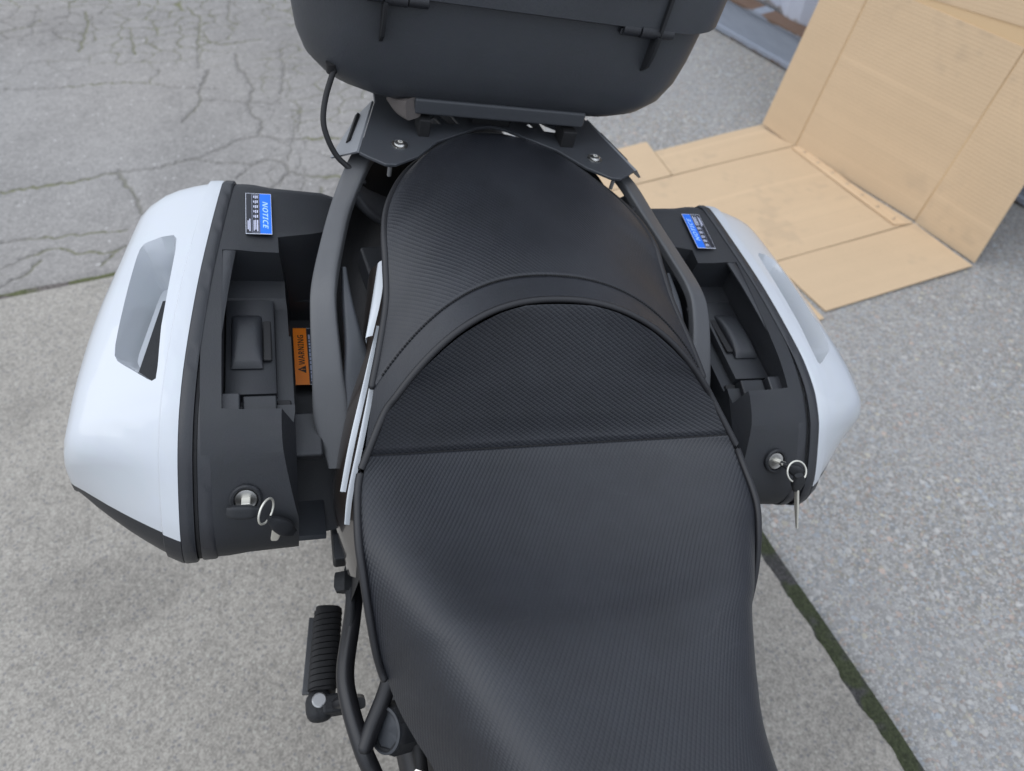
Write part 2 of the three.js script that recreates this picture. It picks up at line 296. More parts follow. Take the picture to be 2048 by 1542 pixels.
const asphaltMat = new THREE.MeshStandardMaterial({ map: asphaltColor, bumpMap: asphaltH, bumpScale: 0.006, roughness: 0.9 });
{
  const nx = 320, nz = 320, g = new THREE.PlaneGeometry(1, 1, nx, nz), p = g.attributes.position, uv = g.attributes.uv;
  for (let i = 0; i < p.count; i++) {
    const u = p.getX(i) + 0.5, v = 0.5 - p.getY(i), x = AX + u * AS, z0 = AZ + v * AS, line = -1.864 - 0.137 * (x + 0.708) + 0.012 + 0.012 * (vn(u, 0.3, 60, 71) - 0.5);
    const z = Math.min(z0, line - 0 + (z0 - (AZ + AS)) * 0), edge = sstep(0.03, 0, line - z);
    p.setXYZ(i, x, 0.004 + 0.006 * (vn(u, v, 7, 72) - 0.5) - 0.007 * crackAt(crack, u, v) - 0.012 * edge, z); uv.setXY(i, u, (z - AZ) / AS);
  }
  g.computeVertexNormals(); struct('asphalt', g, asphaltMat);
}
const slabStones = periodicStones(140, 81), slabStones2 = periodicStones(90, 85);
const slabColor = texture(1536, (u, v) => {
  const n = 0.4 * vn(u, v, 5, 91) + 0.3 * vn(u, v, 19, 92) + 0.3 * vn(u, v, 80, 93), [d1, , id] = slabStones(u, v); let k = 0.335 + 0.11 * (n - 0.5) + 0.17 * (vn(u, v, 380, 94) - 0.5) + 0.085 * (vn(u, v, 160, 99) - 0.5);
  let c = [k * 0.875, k * 0.815, k * 0.72]; const st = sstep(0.45, 0.3, d1);
  if (id > 0.95) c = c.map((x, q) => lerp(x, [0.42, 0.41, 0.36][q], 0.5 * st)); else if (id < 0.10) c = c.map((x, q) => lerp(x, [0.15, 0.15, 0.16][q], 0.55 * st));
  const stain = sstep(0.72, 0.82, vn(u + 0.3, v, 4, 95)); return c.map((x) => x * (1 - 0.15 * stain));
}, true);
const slabH = texture(1024, (u, v) => 0.5 + 0.4 * (vn(u, v, 330, 96) - 0.5) + 0.35 * (vn(u, v, 150, 97) - 0.5) + 0.2 * (vn(u, v, 60, 98) - 0.5));
const [aggColor, aggH] = pair(2048, (u, v) => {
  const wu = u + 0.002 * (vn(u, v, 220, 101) - 0.5), wv = v + 0.002 * (vn(u, v, 220, 102) - 0.5), [d1, d2, a, b, c] = pebA(wu, wv), [e1, , a2, b2] = slabStones2(wu, wv);
  const n = 0.6 * vn(u, v, 6, 103) + 0.4 * vn(u, v, 25, 104);
  let k = 0.25 + 0.08 * (n - 0.5) + 0.10 * (vn(u, v, 600, 105) - 0.5); k *= 0.95; let col = [k * 1.06, k * 1.035, k * 0.98];
  const tone = (t, h) => { const q = 0.23 + 0.27 * t; return h > 0.93 ? [q * 1.12, q * 0.88, q * 0.74] : h > 0.85 ? [q * 1.1, q * 1.02, q * 0.82] : h > 0.74 ? [q * 0.92, q * 0.98, q * 1.04] : [q * 1.05, q * 1.02, q * 0.97]; };
  col = col.map((x, q) => lerp(x, tone(a, b)[q], 0.8 * sstep(0.05, 0.16, d2 - d1)));
  if (a2 > 0.68) { const s = sstep(0.36, 0.28, e1 + 0.12 * (vn(u, v, 300, 106) - 0.5)); col = col.map((x, q) => lerp(x, tone((a2 - 0.55) * 2.2, b2)[q], 0.85 * s)); }
  let h = 0.3 + 0.3 * sstep(0, 0.4, d2 - d1) * (1 - d1 * 0.6) + 0.15 * (vn(u, v, 512, 107) - 0.5); if (a2 > 0.68) h = Math.max(h, 0.3 + 0.55 * sstep(0.42, 0.1, e1));
  const worn = sstep(0.3, 0.8, n); return [...col.map((x) => lerp(x, 0.32, 0.2 * worn)), h];
});
function groundMat(map, bump, s, bs) { return new THREE.MeshStandardMaterial({ map: scaled(map, s), bumpMap: scaled(bump, s), bumpScale: bs, roughness: 0.92 }); }
const slabMat = groundMat(slabColor, slabH, 1 / 1.1, 0.0022), aggMat = groundMat(aggColor, aggH, 1 / 1.7, 0.0045), underMat = groundMat(slabColor, slabH, 1 / 1.7, 0.003);
{
  const g = new THREE.PlaneGeometry(400, 400, 1, 1); g.rotateX(-Math.PI / 2); const p = g.attributes.position, uv = g.attributes.uv; for (let i = 0; i < p.count; i++) uv.setXY(i, p.getX(i), p.getZ(i)); g.translate(0, -0.02, 0); struct('ground', g, underMat);
}
// line of the right joint and of the left joint
const rightX = (z) => 0.757 + 0.144 * (z + 0.654), leftZ = (x) => -1.864 - 0.137 * (x + 0.708);
function sheet(name, mat, x0, x1, z0, z1, nx, nz, warp) {
  const g = new THREE.PlaneGeometry(1, 1, nx, nz), p = g.attributes.position, uv = g.attributes.uv;
  for (let i = 0; i < p.count; i++) { const [x, y, z] = warp(p.getX(i) + 0.5, 0.5 - p.getY(i)); p.setXYZ(i, x, y, z); uv.setXY(i, x, z); }
  g.computeVertexNormals(); return struct(name, g, mat);
}
const rag = (t, s) => 0.007 * (vn(t * 0.11, 0.2, 24, s) - 0.5) + 0.009 * (vn(t * 0.11, 0.4, 120, s + 1) - 0.5) + 0.009 * (vn(t * 0.11, 0.6, 320, s + 2) - 0.5);
sheet('concrete_slab', slabMat, 0, 0, 0, 0, 120, 520, (u, v) => {
  const zz = lerp(-2.1, 3, v), xe = rightX(zz) - 0.0085 + 1.5 * rag(zz, 111), x = lerp(-5, xe, 1 - Math.pow(1 - u, 1.6)), z0 = leftZ(x) + 0.006 + rag(x, 115) * 0.5, z = lerp(z0, 3, Math.pow(v, 1.6));
  const d = Math.min(rightX(z) - x, z - leftZ(x)); return [Math.min(x, rightX(z) - 0.0085 + 1.5 * rag(z, 111)), 0.001 - 0.012 * sstep(0.028, 0.010, d), z];
});
sheet('aggregate_slab', aggMat, 0, 0, 0, 0, 100, 900, (u, v) => { const z = lerp(-7, 3, v), x = lerp(rightX(z) + 0.0085 + 1.5 * rag(z, 121), 7, Math.pow(u, 1.8)), d = x - rightX(z); return [x, 0.003 - 0.014 * sstep(0.032, 0.010, d), z]; });
// moss and dirt in the joints
const mossC = texture(512, (u, v) => { const m = sstep(0.42, 0.6, 0.6 * vn(u, v, 7, 131) + 0.4 * vn(u, v, 23, 132)), n = 0.6 + 0.8 * vn(u, v, 150, 133), s = vn(u, v, 256, 134); return [lerp(0.060, 0.045, m) * n, lerp(0.058, 0.053, m) * n, lerp(0.056, 0.026, m) * n].map((x) => x + (s > 0.93 ? 0.06 : 0)); }, true);
const mossH = texture(256, (u, v) => 0.5 * vn(u, v, 40, 135) + 0.5 * vn(u, v, 110, 136));
const mossMat = new THREE.MeshStandardMaterial({ map: scaled(mossC, 1 / 0.5), bumpMap: scaled(mossH, 1 / 0.25), bumpScale: 0.006, roughness: 1 });
const mossMat2 = new THREE.MeshStandardMaterial({ color: lin(2.3, 2.1, 2.0), map: scaled(mossC, 1 / 0.5), bumpMap: scaled(mossH, 1 / 0.25), bumpScale: 0.006, roughness: 1 });
function joint(name, mat, label, f, w, y) {
  const rows = []; for (let j = 0; j <= 300; j++) { const r = []; for (let i = 0; i <= 6; i++) { const q = (i / 6 - 0.5) * 2; r.push(f(j / 300, q * w, y + 0.0045 * (1 - q * q) + 0.003 * (vn(j / 300, i / 6, 90, 141) - 0.5))); } rows.push(r); }
  const m = new THREE.Mesh(grid(rows), mat); m.name = name; m.userData = { label, category: 'moss', kind: 'stuff' }; m.receiveShadow = true; scene.add(m);
}
joint('moss', mossMat, 'dark moss filling the straight joint right of the seat between two concrete slabs', (t, q, y) => { const z = lerp(-5, 1.5, t); return V(rightX(z) + q, y, z); }, 0.027, -0.0085);
joint('moss', mossMat2, 'thin green moss along the joint between cracked asphalt and tan concrete', (t, q, y) => { const x = lerp(-3, 0.55, t); return V(x, y, leftZ(x) + 0.004 - q); }, 0.016, -0.0075);

// ---------------------------------------------------------------- shipping container
{
  const o = V(1.691, 0, -3.009), dir = V(0.325, 0, 0.9457).normalize(), out = V(-dir.z, 0, dir.x);   // out points to the camera side
  const t = thing('shipping_container', 'pale blue grey corrugated shipping container with rusty bottom rail behind the cardboard', 'container', o);
  const at = (s, y, d) => o.clone().addScaledVector(dir, s).addScaledVector(out, d).add(V(0, y, 0));
  const contC = texture(512, (u, v) => { const n = 0.5 * vn(u, v, 6, 151) + 0.3 * vn(u, v, 22, 152) + 0.2 * vn(u, v, 90, 153), drip = vn(u * 1, v * 0.12, 60, 154); const r = 0.8 * Math.max(sstep(0.121, 0.112, v + 0.014 * (drip - 0.5)), 0.25 * sstep(0.84, 0.92, 0.6 * n + 0.4 * drip)); return [lerp(0.44 + 0.1 * n, 0.22, r), lerp(0.47 + 0.1 * n, 0.18, r), lerp(0.55 + 0.1 * n, 0.15, r)]; }, true);
  const railC = texture(512, (u, v) => { const n = 0.45 * vn(u, v, 9, 155) + 0.3 * vn(u, v, 30, 156) + 0.25 * vn(u, v, 110, 157), edge = Math.max(sstep(0.16, 0.02, v), sstep(0.84, 0.98, v)); const r = sstep(0.56, 0.66, n * 0.7 + edge * 0.32); return [lerp(0.24 + 0.07 * n, 0.15, r), lerp(0.27 + 0.07 * n, 0.09, r), lerp(0.32 + 0.08 * n, 0.06, r)]; }, true);
  const wallM = new THREE.MeshStandardMaterial({ map: contC, roughness: 0.55, bumpMap: scaled(grainH, 2), bumpScale: 0.001 }), railM = new THREE.MeshStandardMaterial({ map: railC, roughness: 0.6, bumpMap: scaled(grainH, 3), bumpScale: 0.0015 });
  const prof = []; const pitch = 0.278;
  for (let k = -12; k < 12; k++) { const s = k * pitch; prof.push([s, 0], [s + 0.07, 0], [s + 0.138, -0.036], [s + 0.208, -0.036]); }
  const rows = [0.158, 1.3, 2.45].map((y) => prof.map(([s, d]) => at(s, y, -0.052 + d)));
  let L = 0; part('corrugated_wall', toCreasedNormals(clean(grid(rows, { uv: (p, i, j) => [prof[i][0] * 0.7, rows[j][0].y * 0.7], flip: true })), 0.3), wallM, t);
  // channel-shaped bottom rail: web with lips above and below
  const rp = [[-0.06, 0.012], [0.012, 0.012], [0.012, 0.03], [0, 0.034], [0, 0.142], [0.016, 0.147], [0.016, 0.158], [-0.06, 0.160]];
  const rr = []; for (let k = 0; k <= 60; k++) { const s = lerp(-3.3, 3.3, k / 60); rr.push(rp.map(([d, y]) => at(s, y, d))); }
  part('bottom_rail', toCreasedNormals(clean(grid(rr, { uv: (p, i, j) => [j / 60 * 8, rp[i][1] / 0.16] })), 0.3), railM, t);
  const tr = rp.map(([d, y]) => [d, y * 0.7 + 2.44]); const rt = []; for (let k = 0; k <= 2; k++) rt.push(tr.map(([d, y]) => at(lerp(-3.3, 3.3, k / 2), y, d)));
  part('top_rail', toCreasedNormals(clean(grid(rt, { uv: (p, i, j) => [j * 4, (p.y - 2.44) / 0.12] })), 0.3), railM, t);
  part('end_wall', grid([[at(-3.3, 0, -2.4), at(-3.3, 0, -0.06)], [at(-3.3, 2.5, -2.4), at(-3.3, 2.5, -0.06)]]), wallM, t);
  part('end_wall', grid([[at(3.3, 0, -2.4), at(3.3, 0, -0.06)], [at(3.3, 2.5, -2.4), at(3.3, 2.5, -0.06)]], { flip: true }), wallM, t);
  part('roof', grid([[at(-3.3, 2.53, -0.05), at(3.3, 2.53, -0.05)], [at(-3.3, 2.53, -2.4), at(3.3, 2.53, -2.4)]]), wallM, t);
}

// ---------------------------------------------------------------- cardboard
const kraftC = texture(1024, (u, v) => {
  const n = 0.5 * vn(u, v, 5, 161) + 0.3 * vn(u, v, 23, 162) + 0.2 * vn(u, v, 300, 163), st = vn(v, 0.37, 55, 164) * 0.5 + vn(v, 0.7, 128, 165) * 0.5, fib = vn(u, v, 420, 168); let k = 1 + 0.07 * (n - 0.5) + 0.05 * (st - 0.5) + 0.05 * (fib - 0.5) + 0.07 * sstep(0.72, 0.9, vn(v, 0.21, 48, 171)) * (0.4 + 0.6 * vn(u, v, 4, 172));
  const dirt = 0.28 * sstep(0.66, 0.95, 0.6 * vn(u, v, 7, 166) + 0.4 * vn(u, v, 40, 167)); return [0.585, 0.435, 0.28].map((c, q) => c * k * (1 - dirt * [0.40, 0.37, 0.30][q]));
}, true);
const fluteH = texture(512, (u, v) => { const w = v * 90 + 0.15 * Math.sin(u * 6.28), lines = Math.pow(vn(v, 0.21, 48, 171), 6); return 0.55 + 0.14 * Math.sin(w * 2 * Math.PI) - 0.42 * lines * (0.5 + 0.5 * vn(u, v, 4, 172)) + 0.08 * (vn(u, v, 128, 173) - 0.5); });
const kraft = new THREE.MeshStandardMaterial({ map: kraftC, bumpMap: fluteH, bumpScale: 0.0013, roughness: 0.85 });
const kraftFlat = new THREE.MeshStandardMaterial({ map: kraftC, bumpMap: scaled(fluteH, 1), bumpScale: 0.0012, roughness: 0.85 });
const kraftEdge = new THREE.MeshStandardMaterial({ color: lin(0.60, 0.43, 0.25), roughness: 0.9 });
// a board: quad corners (in order) with thickness, subdivided and gently bowed
function board(c, th, normal, bow = 0.004, sd = 1, uvf) {
  const n = 14, top = [], bot = [];
  for (let j = 0; j <= n; j++) { const a = [], b = []; for (let i = 0; i <= n; i++) {
    const u = i / n, v = j / n, p = c[0].clone().lerp(c[1], u).lerp(c[3].clone().lerp(c[2], u), v); const h = bow * (Math.sin(Math.PI * u) * Math.sin(Math.PI * v) * 0.8 + (vn(u * 0.3 + sd * 0.13, v * 0.3, 9, 181) - 0.5));
    a.push(p.clone().addScaledVector(normal, h + th)); b.push(p.clone().addScaledVector(normal, h));
  } top.push(a); bot.push(b); }
  const uv = (p, i, j) => { const d0 = c[1].distanceTo(c[0]), d1 = c[3].distanceTo(c[0]); return [i / n * d0 + sd * 0.37, j / n * d1 + sd * 0.61]; };
  const g1 = grid(top, { uv, flip: true }), g2 = grid(bot, { uv });
  const rim = (l1, l2) => grid([l1, l2], { uv: () => [0, 0] }), col = (g, i) => g.map((r) => r[i]);
  return merge([g1, g2, rim(top[0], bot[0]), rim(bot[n], top[n]), rim(col(bot, 0), col(top, 0)), rim(col(top, n), col(bot, n))]);
}
{
  const b0 = V(1.579, 0.006, -2.084), e = V(0.361, 0, 0.9326).normalize(), tilt = 13 * Math.PI / 180, back = V(0.9326, 0, -0.361);
  const d = V(0, Math.cos(tilt), 0).addScaledVector(back, Math.sin(tilt)), nrm = d.clone().cross(e).normalize(); if (nrm.x > 0) nrm.negate();
  const t = thing('cardboard_sheet', 'large tan cardboard sheet standing creased and leaning against the container', 'cardboard', b0);
  const at = (s, h, o = 0) => b0.clone().addScaledVector(e, s).addScaledVector(d, h).addScaledVector(nrm, o);
  const H = 0.545;
  part('main_panel', board([at(0.004, 0), at(0.508, 0), at(0.505, H), at(0.002, H)], 0.005, nrm, 0.006, 1), kraft, t);
  part('side_flap', board([at(-0.15, 0.02, 0.022), at(-0.001, 0, 0), at(-0.003, H), at(-0.145, H, 0.022)], 0.005, nrm, 0.003, 2), kraft, t);
  part('side_flap', board([at(0.513, -0.004), at(0.744, -0.004, 0.03), at(0.70, H + 0.05, 0.03), at(0.51, H + 0.04)], 0.005, nrm, 0.008, 3), kraft, t);
  part('top_panel', board([at(0.002, H + 0.004), at(0.505, H + 0.045), at(0.503, 1.62), at(0.0, 1.62)], 0.005, nrm, 0.006, 4), kraft, t);
  part('side_flap', board([at(-0.145, H + 0.004, 0.02), at(-0.003, H + 0.004), at(-0.004, 1.6), at(-0.14, 1.6, 0.0)], 0.005, nrm, 0.003, 5), kraft, t);
  part('side_flap', board([at(0.51, H + 0.05), at(0.70, H + 0.055, 0.03), at(0.68, 1.58, 0.02), at(0.508, 1.6)], 0.005, nrm, 0.005, 6), kraft, t);
  // creases: pressed grooves with a thin board behind
  const crease = (a, b, c2, d2) => board([a, b, c2, d2], 0.0025, nrm, 0.0, 7);
  part('crease', [crease(at(-0.002, 0), at(0.0045, 0), at(0.0035, H), at(-0.004, H)), crease(at(0.507, 0), at(0.514, 0), at(0.511, 1.6), at(0.504, 1.6)), crease(at(0.0, H - 0.003), at(0.506, H - 0.003), at(0.506, H + 0.05), at(0.0, H + 0.008))], kraftEdge, t);
}
{
  const P = (x, z, y = 0.006) => V(x, y, z), up = V(0, 1, 0);
  const t = thing('cardboard_sheet', 'flat tan cardboard lying unfolded on the ground behind the right pannier', 'cardboard', P(1.2, -1.75));
  part('main_panel', board([P(0.72, -1.425), P(1.742, -1.594), P(1.576, -2.082), P(0.72, -1.925)], 0.005, up, 0.006, 1), kraftFlat, t);
  part('front_flap', board([P(1.256, -1.277), P(1.797, -1.364, 0.008), P(1.745, -1.589), P(1.206, -1.5)], 0.005, up, 0.005, 2), kraftFlat, t);
  part('rear_flap', board([P(1.072, -1.996), P(1.576, -2.088), P(1.568, -2.245, 0.012), P(1.06, -2.143, 0.007)], 0.005, up, 0.004, 3), kraftFlat, t);
  part('rear_flap', board([P(0.72, -1.93), P(1.068, -1.996), P(1.052, -2.204, 0.01), P(0.72, -2.14)], 0.005, up, 0.004, 4), kraftFlat, t);
  part('front_flap', board([P(0.80, -1.16, 0.004), P(1.238, -1.252, 0.004), P(1.2, -1.5, 0.005), P(0.78, -1.42, 0.005)], 0.005, up, 0.003, 5), kraftFlat, t);
  const js = part('joint_strip', board([P(1.588, -2.075, 0.012), P(1.712, -1.588, 0.012), P(1.668, -1.592, 0.013), P(1.553, -2.068, 0.013)], 0.004, up, 0.003, 6), new THREE.MeshStandardMaterial({ map: kraftC, color: lin(1.08, 1.06, 1.04), roughness: 0.85 }), t);
  for (let k = 0; k < 7; k++) { const f = (k + 0.6) / 7; part('staple', rbox(lerp(1.572, 1.69, f), 0.0195, lerp(-2.07, -1.59, f), 0.016, 0.0012, 0.0022, 0.0004, [0, 0.35, 0]), M.steelDull, js); }
}

// ---------------------------------------------------------------- motorcycle (its own axes: x to the picture's right, y up, z towards the tank)
const bike = bikeThing('motorcycle', 'black and white touring motorcycle leaning on its stand with a wide carbon-look seat', 'motorcycle', V(0, 0, -0.1));
// rider seat rows: edge x, y, z | crest height at the edge | centre y, z | roundness of the flank
const SEAM = 6;
const riderRows = table([
  [0.036, 0.9605, -0.508, 0.9605, 0.9605, -0.5105, 6], [0.066, 0.957, -0.499, 0.957, 0.954, -0.507, 8], [0.104, 0.944, -0.483, 0.944, 0.937, -0.499, 9], [0.139, 0.922, -0.463, 0.922, 0.911, -0.486, 9],
  [0.160, 0.905, -0.450, 0.904, 0.888, -0.473, 9], [0.178, 0.888, -0.431, 0.884, 0.859, -0.457, 9], [0.190, 0.869, -0.408, 0.868, 0.829, -0.438, 10],
  [0.199, 0.853, -0.385, 0.864, 0.818, -0.405, 9], [0.2025, 0.839, -0.340, 0.862, 0.814, -0.352, 9], [0.1998, 0.8205, -0.310, 0.862, 0.815, -0.310, 10], [0.1955, 0.797, -0.2835, 0.862, 0.821, -0.272, 10],
  [0.190, 0.770, -0.261, 0.860, 0.830, -0.236, 9.4], [0.1835, 0.750, -0.246, 0.854, 0.836, -0.202, 8.4], [0.175, 0.741, -0.220, 0.849, 0.841, -0.165, 7], [0.1645, 0.740, -0.194, 0.846, 0.847, -0.125, 5.8], [0.151, 0.740, -0.162, 0.848, 0.854, -0.08, 5], [0.142, 0.738, -0.11, 0.853, 0.862, -0.03, 4.7], [0.135, 0.736, -0.04, 0.860, 0.872, 0.03, 4.5]]);
function riderPt(t, a, off = 0) {
  const [xe, ye, ze, yk, yc, zc, n] = riderRows(t), b = Math.abs(a), y = yc + (yk - yc) * b * b - (yk - ye) * Math.pow(b, n);
  return V(xe * a, y + off, zc + (ze - zc) * b * b);
}
const rearRows = table([
  [0.193, 0.860, -0.418, 0.961, -0.513, 3], [0.181, 0.886, -0.472, 0.961, -0.553, 3.1], [0.171, 0.905, -0.508, 0.963, -0.590, 3.3], [0.160, 0.924, -0.556, 0.965, -0.640, 3.6], [0.157, 0.938, -0.596, 0.967, -0.680, 4], [0.1555, 0.949, -0.628, 0.969, -0.715, 4.5],
  [0.149, 0.953, -0.668, 0.970, -0.752, 4.5], [0.135, 0.955, -0.708, 0.970, -0.788, 4.5], [0.116, 0.955, -0.745, 0.968, -0.812, 4], [0.089, 0.954, -0.778, 0.964, -0.826, 3.5], [0.048, 0.953, -0.812, 0.958, -0.832, 3], [0.0005, 0.95, -0.833, 0.95, -0.833, 2]]);
const rearPt = (t, a, off = 0) => { const [xe, ye, ze, yc, zc, n] = rearRows(t), b = Math.abs(a); return V(xe * a, yc - (yc - ye) * Math.pow(b, n) + off, zc + (ze - zc) * b * b); };
const across = []; for (let i = -44; i <= 44; i++) { const a = i / 44; across.push(Math.sign(a) * (1 - Math.pow(1 - Math.abs(a), 1.35))); }
function surface(fn, t0, t1, n, uo = 0) {
  const rows = [], vs = []; let v = 0, prev;
  for (let j = 0; j <= n; j++) { const t = lerp(t0, t1, j / n), r = across.map((a) => fn(t, a)); const c = r[44]; if (prev) v += c.distanceTo(prev); prev = c; vs.push(v); rows.push(r); }
  const us = rows.map((r) => { const o = [0]; for (let i = 1; i < r.length; i++) o.push(o[i - 1] + r[i].distanceTo(r[i - 1])); const m = o[44]; return o.map((x) => x - m); });
  return grid(rows, { uv: (p, i, j) => [us[j][i] + uo, lerp(vs[j], p.z, 0)] });
}
const SW = 0.045;                                       // the two panels roll into the seam
const seamDip = (t) => 0.004 * Math.exp(-Math.pow((t - SEAM) / SW, 2));
const seatRoot = part('rider_seat', surface((t, a) => riderPt(t, a, -seamDip(t)), SEAM, 17, 150), M.vinylSeat, bike);
part('backrest_panel', surface((t, a) => riderPt(t, a, -seamDip(t)), 0, SEAM, 70), M.vinylBack, seatRoot);
{
  const edge = []; for (let t = 12; t > 6.4; t -= 0.2) edge.push(riderPt(t, -1)); for (let a = -0.9; a < -0.001; a += 0.06) edge.push(rearPt(0, a)); const half = edge.slice(); half.push(V(0, 0.961, -0.513)); for (const p of edge.reverse()) half.push(V(-p.x, p.y, p.z));
  half.forEach((p) => { const d = Math.abs(p.x) / 0.2; p.x += Math.sign(p.x) * 0.003 * d; p.z -= 0.003 * (1 - d * d); p.y += 0.001; });
  part('piping', tube(half, 0.0036, 260, 10), M.piping, seatRoot);
  const seam = []; for (let i = -40; i <= 40; i++) seam.push(riderPt(SEAM, i / 40 * 0.985, -0.0035)); part('seam', tube(seam, 0.0012, 120, 6), M.thread, seatRoot);
  // lower skirt of the seat
  const sk = []; for (let j = 0; j <= 60; j++) { const t = lerp(5.5, 17, j / 60), p = riderPt(t, -1), r = []; for (let i = 0; i <= 4; i++) r.push(V(p.x * (1 - 0.02 * i), p.y - lerp(0.011, 0.0015, sstep(10.5, 12.5, t)) * i, p.z)); sk.push(r); }
  const s1 = grid(sk, { flip: true }); part('seat_skirt', [s1, mirror(s1)], M.blackSoft, seatRoot);
}
const STITCH = 1.02, groove = (t) => -0.0015 * Math.exp(-Math.pow((t - STITCH) / 0.035, 2));
const pass = part('passenger_seat', surface((t, a) => rearPt(t, a, groove(t)), STITCH, 11, 130), M.vinylRear, bike);
part('seat_band', surface((t, a) => rearPt(t, a, groove(t)), 0, STITCH, 40), M.vinylPlain, pass);
{
  const st = [], n = 150; for (let k = 0; k < n; k++) { const a0 = lerp(-0.96, 0.96, (k + 0.15) / n), a1 = lerp(-0.96, 0.96, (k + 0.8) / n); const p = rearPt(STITCH, a0, 0.0004), q = rearPt(STITCH, a1, 0.0004); st.push(cyl(p, q.clone().sub(p), 0.0010, 0.0010, p.distanceTo(q), 5)); }
  part('stitching', st, M.thread, pass);
  const e = []; for (let k = 0; k <= 60; k++) { const t = lerp(1.1, 10.4, k / 60), p = rearPt(t, -1); e.push(V(p.x - 0.002, p.y - 0.003, p.z)); } const g = tube(e, 0.004, 140, 8); part('piping', [g, mirror(g)], M.piping, pass);
  const sk = []; for (let j = 0; j <= 60; j++) { const t = lerp(0.8, 11, j / 60), p = rearPt(t, -1), r = []; for (let i = 0; i <= 4; i++) r.push(V(p.x * (1 - 0.03 * i), p.y - 0.016 * i - 0.002, p.z)); sk.push(r); }
  const s1 = grid(sk, { flip: true }); part('seat_skirt', [s1, mirror(s1)], M.blackSoft, pass);
}
// tail body under the seats, side panels with white stripes
{
  const st = [[-0.02, 0.09, 0.69, 0.40], [-0.15, 0.11, 0.70, 0.42], [-0.28, 0.135, 0.73, 0.50], [-0.40, 0.165, 0.79, 0.56], [-0.50, 0.176, 0.825, 0.60], [-0.58, 0.178, 0.84, 0.64], [-0.66, 0.176, 0.85, 0.68], [-0.74, 0.160, 0.87, 0.72], [-0.80, 0.135, 0.885, 0.76], [-0.90, 0.085, 0.90, 0.82], [-1.0, 0.05, 0.90, 0.86]];
  const rows = st.map(([z, w, y1, y0]) => { const r = []; for (let i = 0; i < 20; i++) { const a = i / 20 * 2 * Math.PI, c = Math.cos(a), s = Math.sin(a), k = Math.pow(c ** 4 + s ** 4, -0.25); r.push(V(w * c * k, (y0 + y1) / 2 + (y1 - y0) / 2 * s * k, z)); } return r; });
  part('tail_cowl', grid(rows, { closeU: true }), M.deep, bike);
  for (const s of [-1, 1]) {
    const S = (g) => s < 0 ? g : mirror(g);
    const strip = (up, lo) => { const cu = curve(up), cl = curve(lo), r = []; for (let j = 0; j <= 40; j++) { const a = cu.getPoint(j / 40), b = cl.getPoint(j / 40), q = []; for (let i = 0; i <= 6; i++) { const f = i / 6, p = a.clone().lerp(b, f); p.x -= 0.004 * Math.sin(Math.PI * f); p.y += 0.002 * Math.sin(Math.PI * f); q.push(p); } r.push(q); } return grid(r, { flip: true }); };
    const side = part('side_panel', S(strip([V(-0.150, 0.905, -0.64), V(-0.163, 0.885, -0.55), V(-0.186, 0.855, -0.47), V(-0.202, 0.80, -0.41), V(-0.19, 0.72, -0.36)], [V(-0.165, 0.87, -0.66), V(-0.182, 0.845, -0.565), V(-0.205, 0.80, -0.50), V(-0.215, 0.73, -0.45), V(-0.20, 0.66, -0.40)])), M.gloss, bike);
    part('white_stripe', S(strip([V(-0.154, 0.916, -0.63), V(-0.163, 0.908, -0.58), V(-0.176, 0.895, -0.535)], [V(-0.161, 0.905, -0.625), V(-0.173, 0.894, -0.575), V(-0.182, 0.889, -0.53)])), M.white, side);
    part('white_stripe', S(strip([V(-0.162, 0.902, -0.548), V(-0.178, 0.874, -0.484), V(-0.192, 0.848, -0.434), V(-0.203, 0.818, -0.400), V(-0.207, 0.795, -0.380)], [V(-0.163, 0.9005, -0.5485), V(-0.1798, 0.8726, -0.4862), V(-0.1946, 0.8458, -0.4368), V(-0.2055, 0.8152, -0.4021), V(-0.2088, 0.7930, -0.3814)])), M.white, side);
    part('white_stripe', S(strip([V(-0.166, 0.894, -0.549), V(-0.184, 0.867, -0.489), V(-0.199, 0.8415, -0.441), V(-0.209, 0.811, -0.407)], [V(-0.1667, 0.8926, -0.5497), V(-0.1861, 0.8649, -0.4911), V(-0.2018, 0.8390, -0.4438), V(-0.2115, 0.8075, -0.4091)])), M.white, side);
    // grab handle with a bracket on its inner side
    const h = part('grab_handle', S(sweep([V(-0.150, 0.948, -0.81), V(-0.172, 0.940, -0.765), V(-0.193, 0.921, -0.713), V(-0.208, 0.909, -0.655), V(-0.2185, 0.899, -0.604), V(-0.2205, 0.884, -0.574), V(-0.2185, 0.850, -0.533), V(-0.2155, 0.81, -0.496), V(-0.215, 0.775, -0.462)],
      [0.03, 0.026, 0.024, 0.025, 0.026, 0.027, 0.031, 0.035, 0.010], [0.012, 0.012, 0.012, 0.012, 0.012, 0.012, 0.012, 0.011, 0.006], { seg: 90, pow: 5, n: 56, side: V(1, 0.32, 0) })), M.grey, bike);
    part('handle_bracket', S(sweep([V(-0.196, 0.893, -0.635), V(-0.195, 0.882, -0.592), V(-0.190, 0.861, -0.552), V(-0.186, 0.838, -0.524), V(-0.190, 0.81, -0.495), V(-0.196, 0.78, -0.467)], [0.006, 0.012, 0.022, 0.036, 0.03, 0.012], [0.02, 0.02, 0.018, 0.016, 0.016, 0.01], { seg: 50 })), M.greyDark, h);
    part('handle_mount', S(sweep([V(-0.178, 0.926, -0.742), V(-0.158, 0.908, -0.742), V(-0.130, 0.893, -0.742)], [0.035, 0.05, 0.06], [0.014, 0.012, 0.012], { seg: 16, side: V(0, 0, 1) })), M.blackSoft, h);
    part('tail_box', S(boxUV(rbox(-0.150, 0.852, -0.665, 0.035, 0.05, 0.075, 0.004, [0.1, 0.15, 0]))), M.black, bike);
  }
}
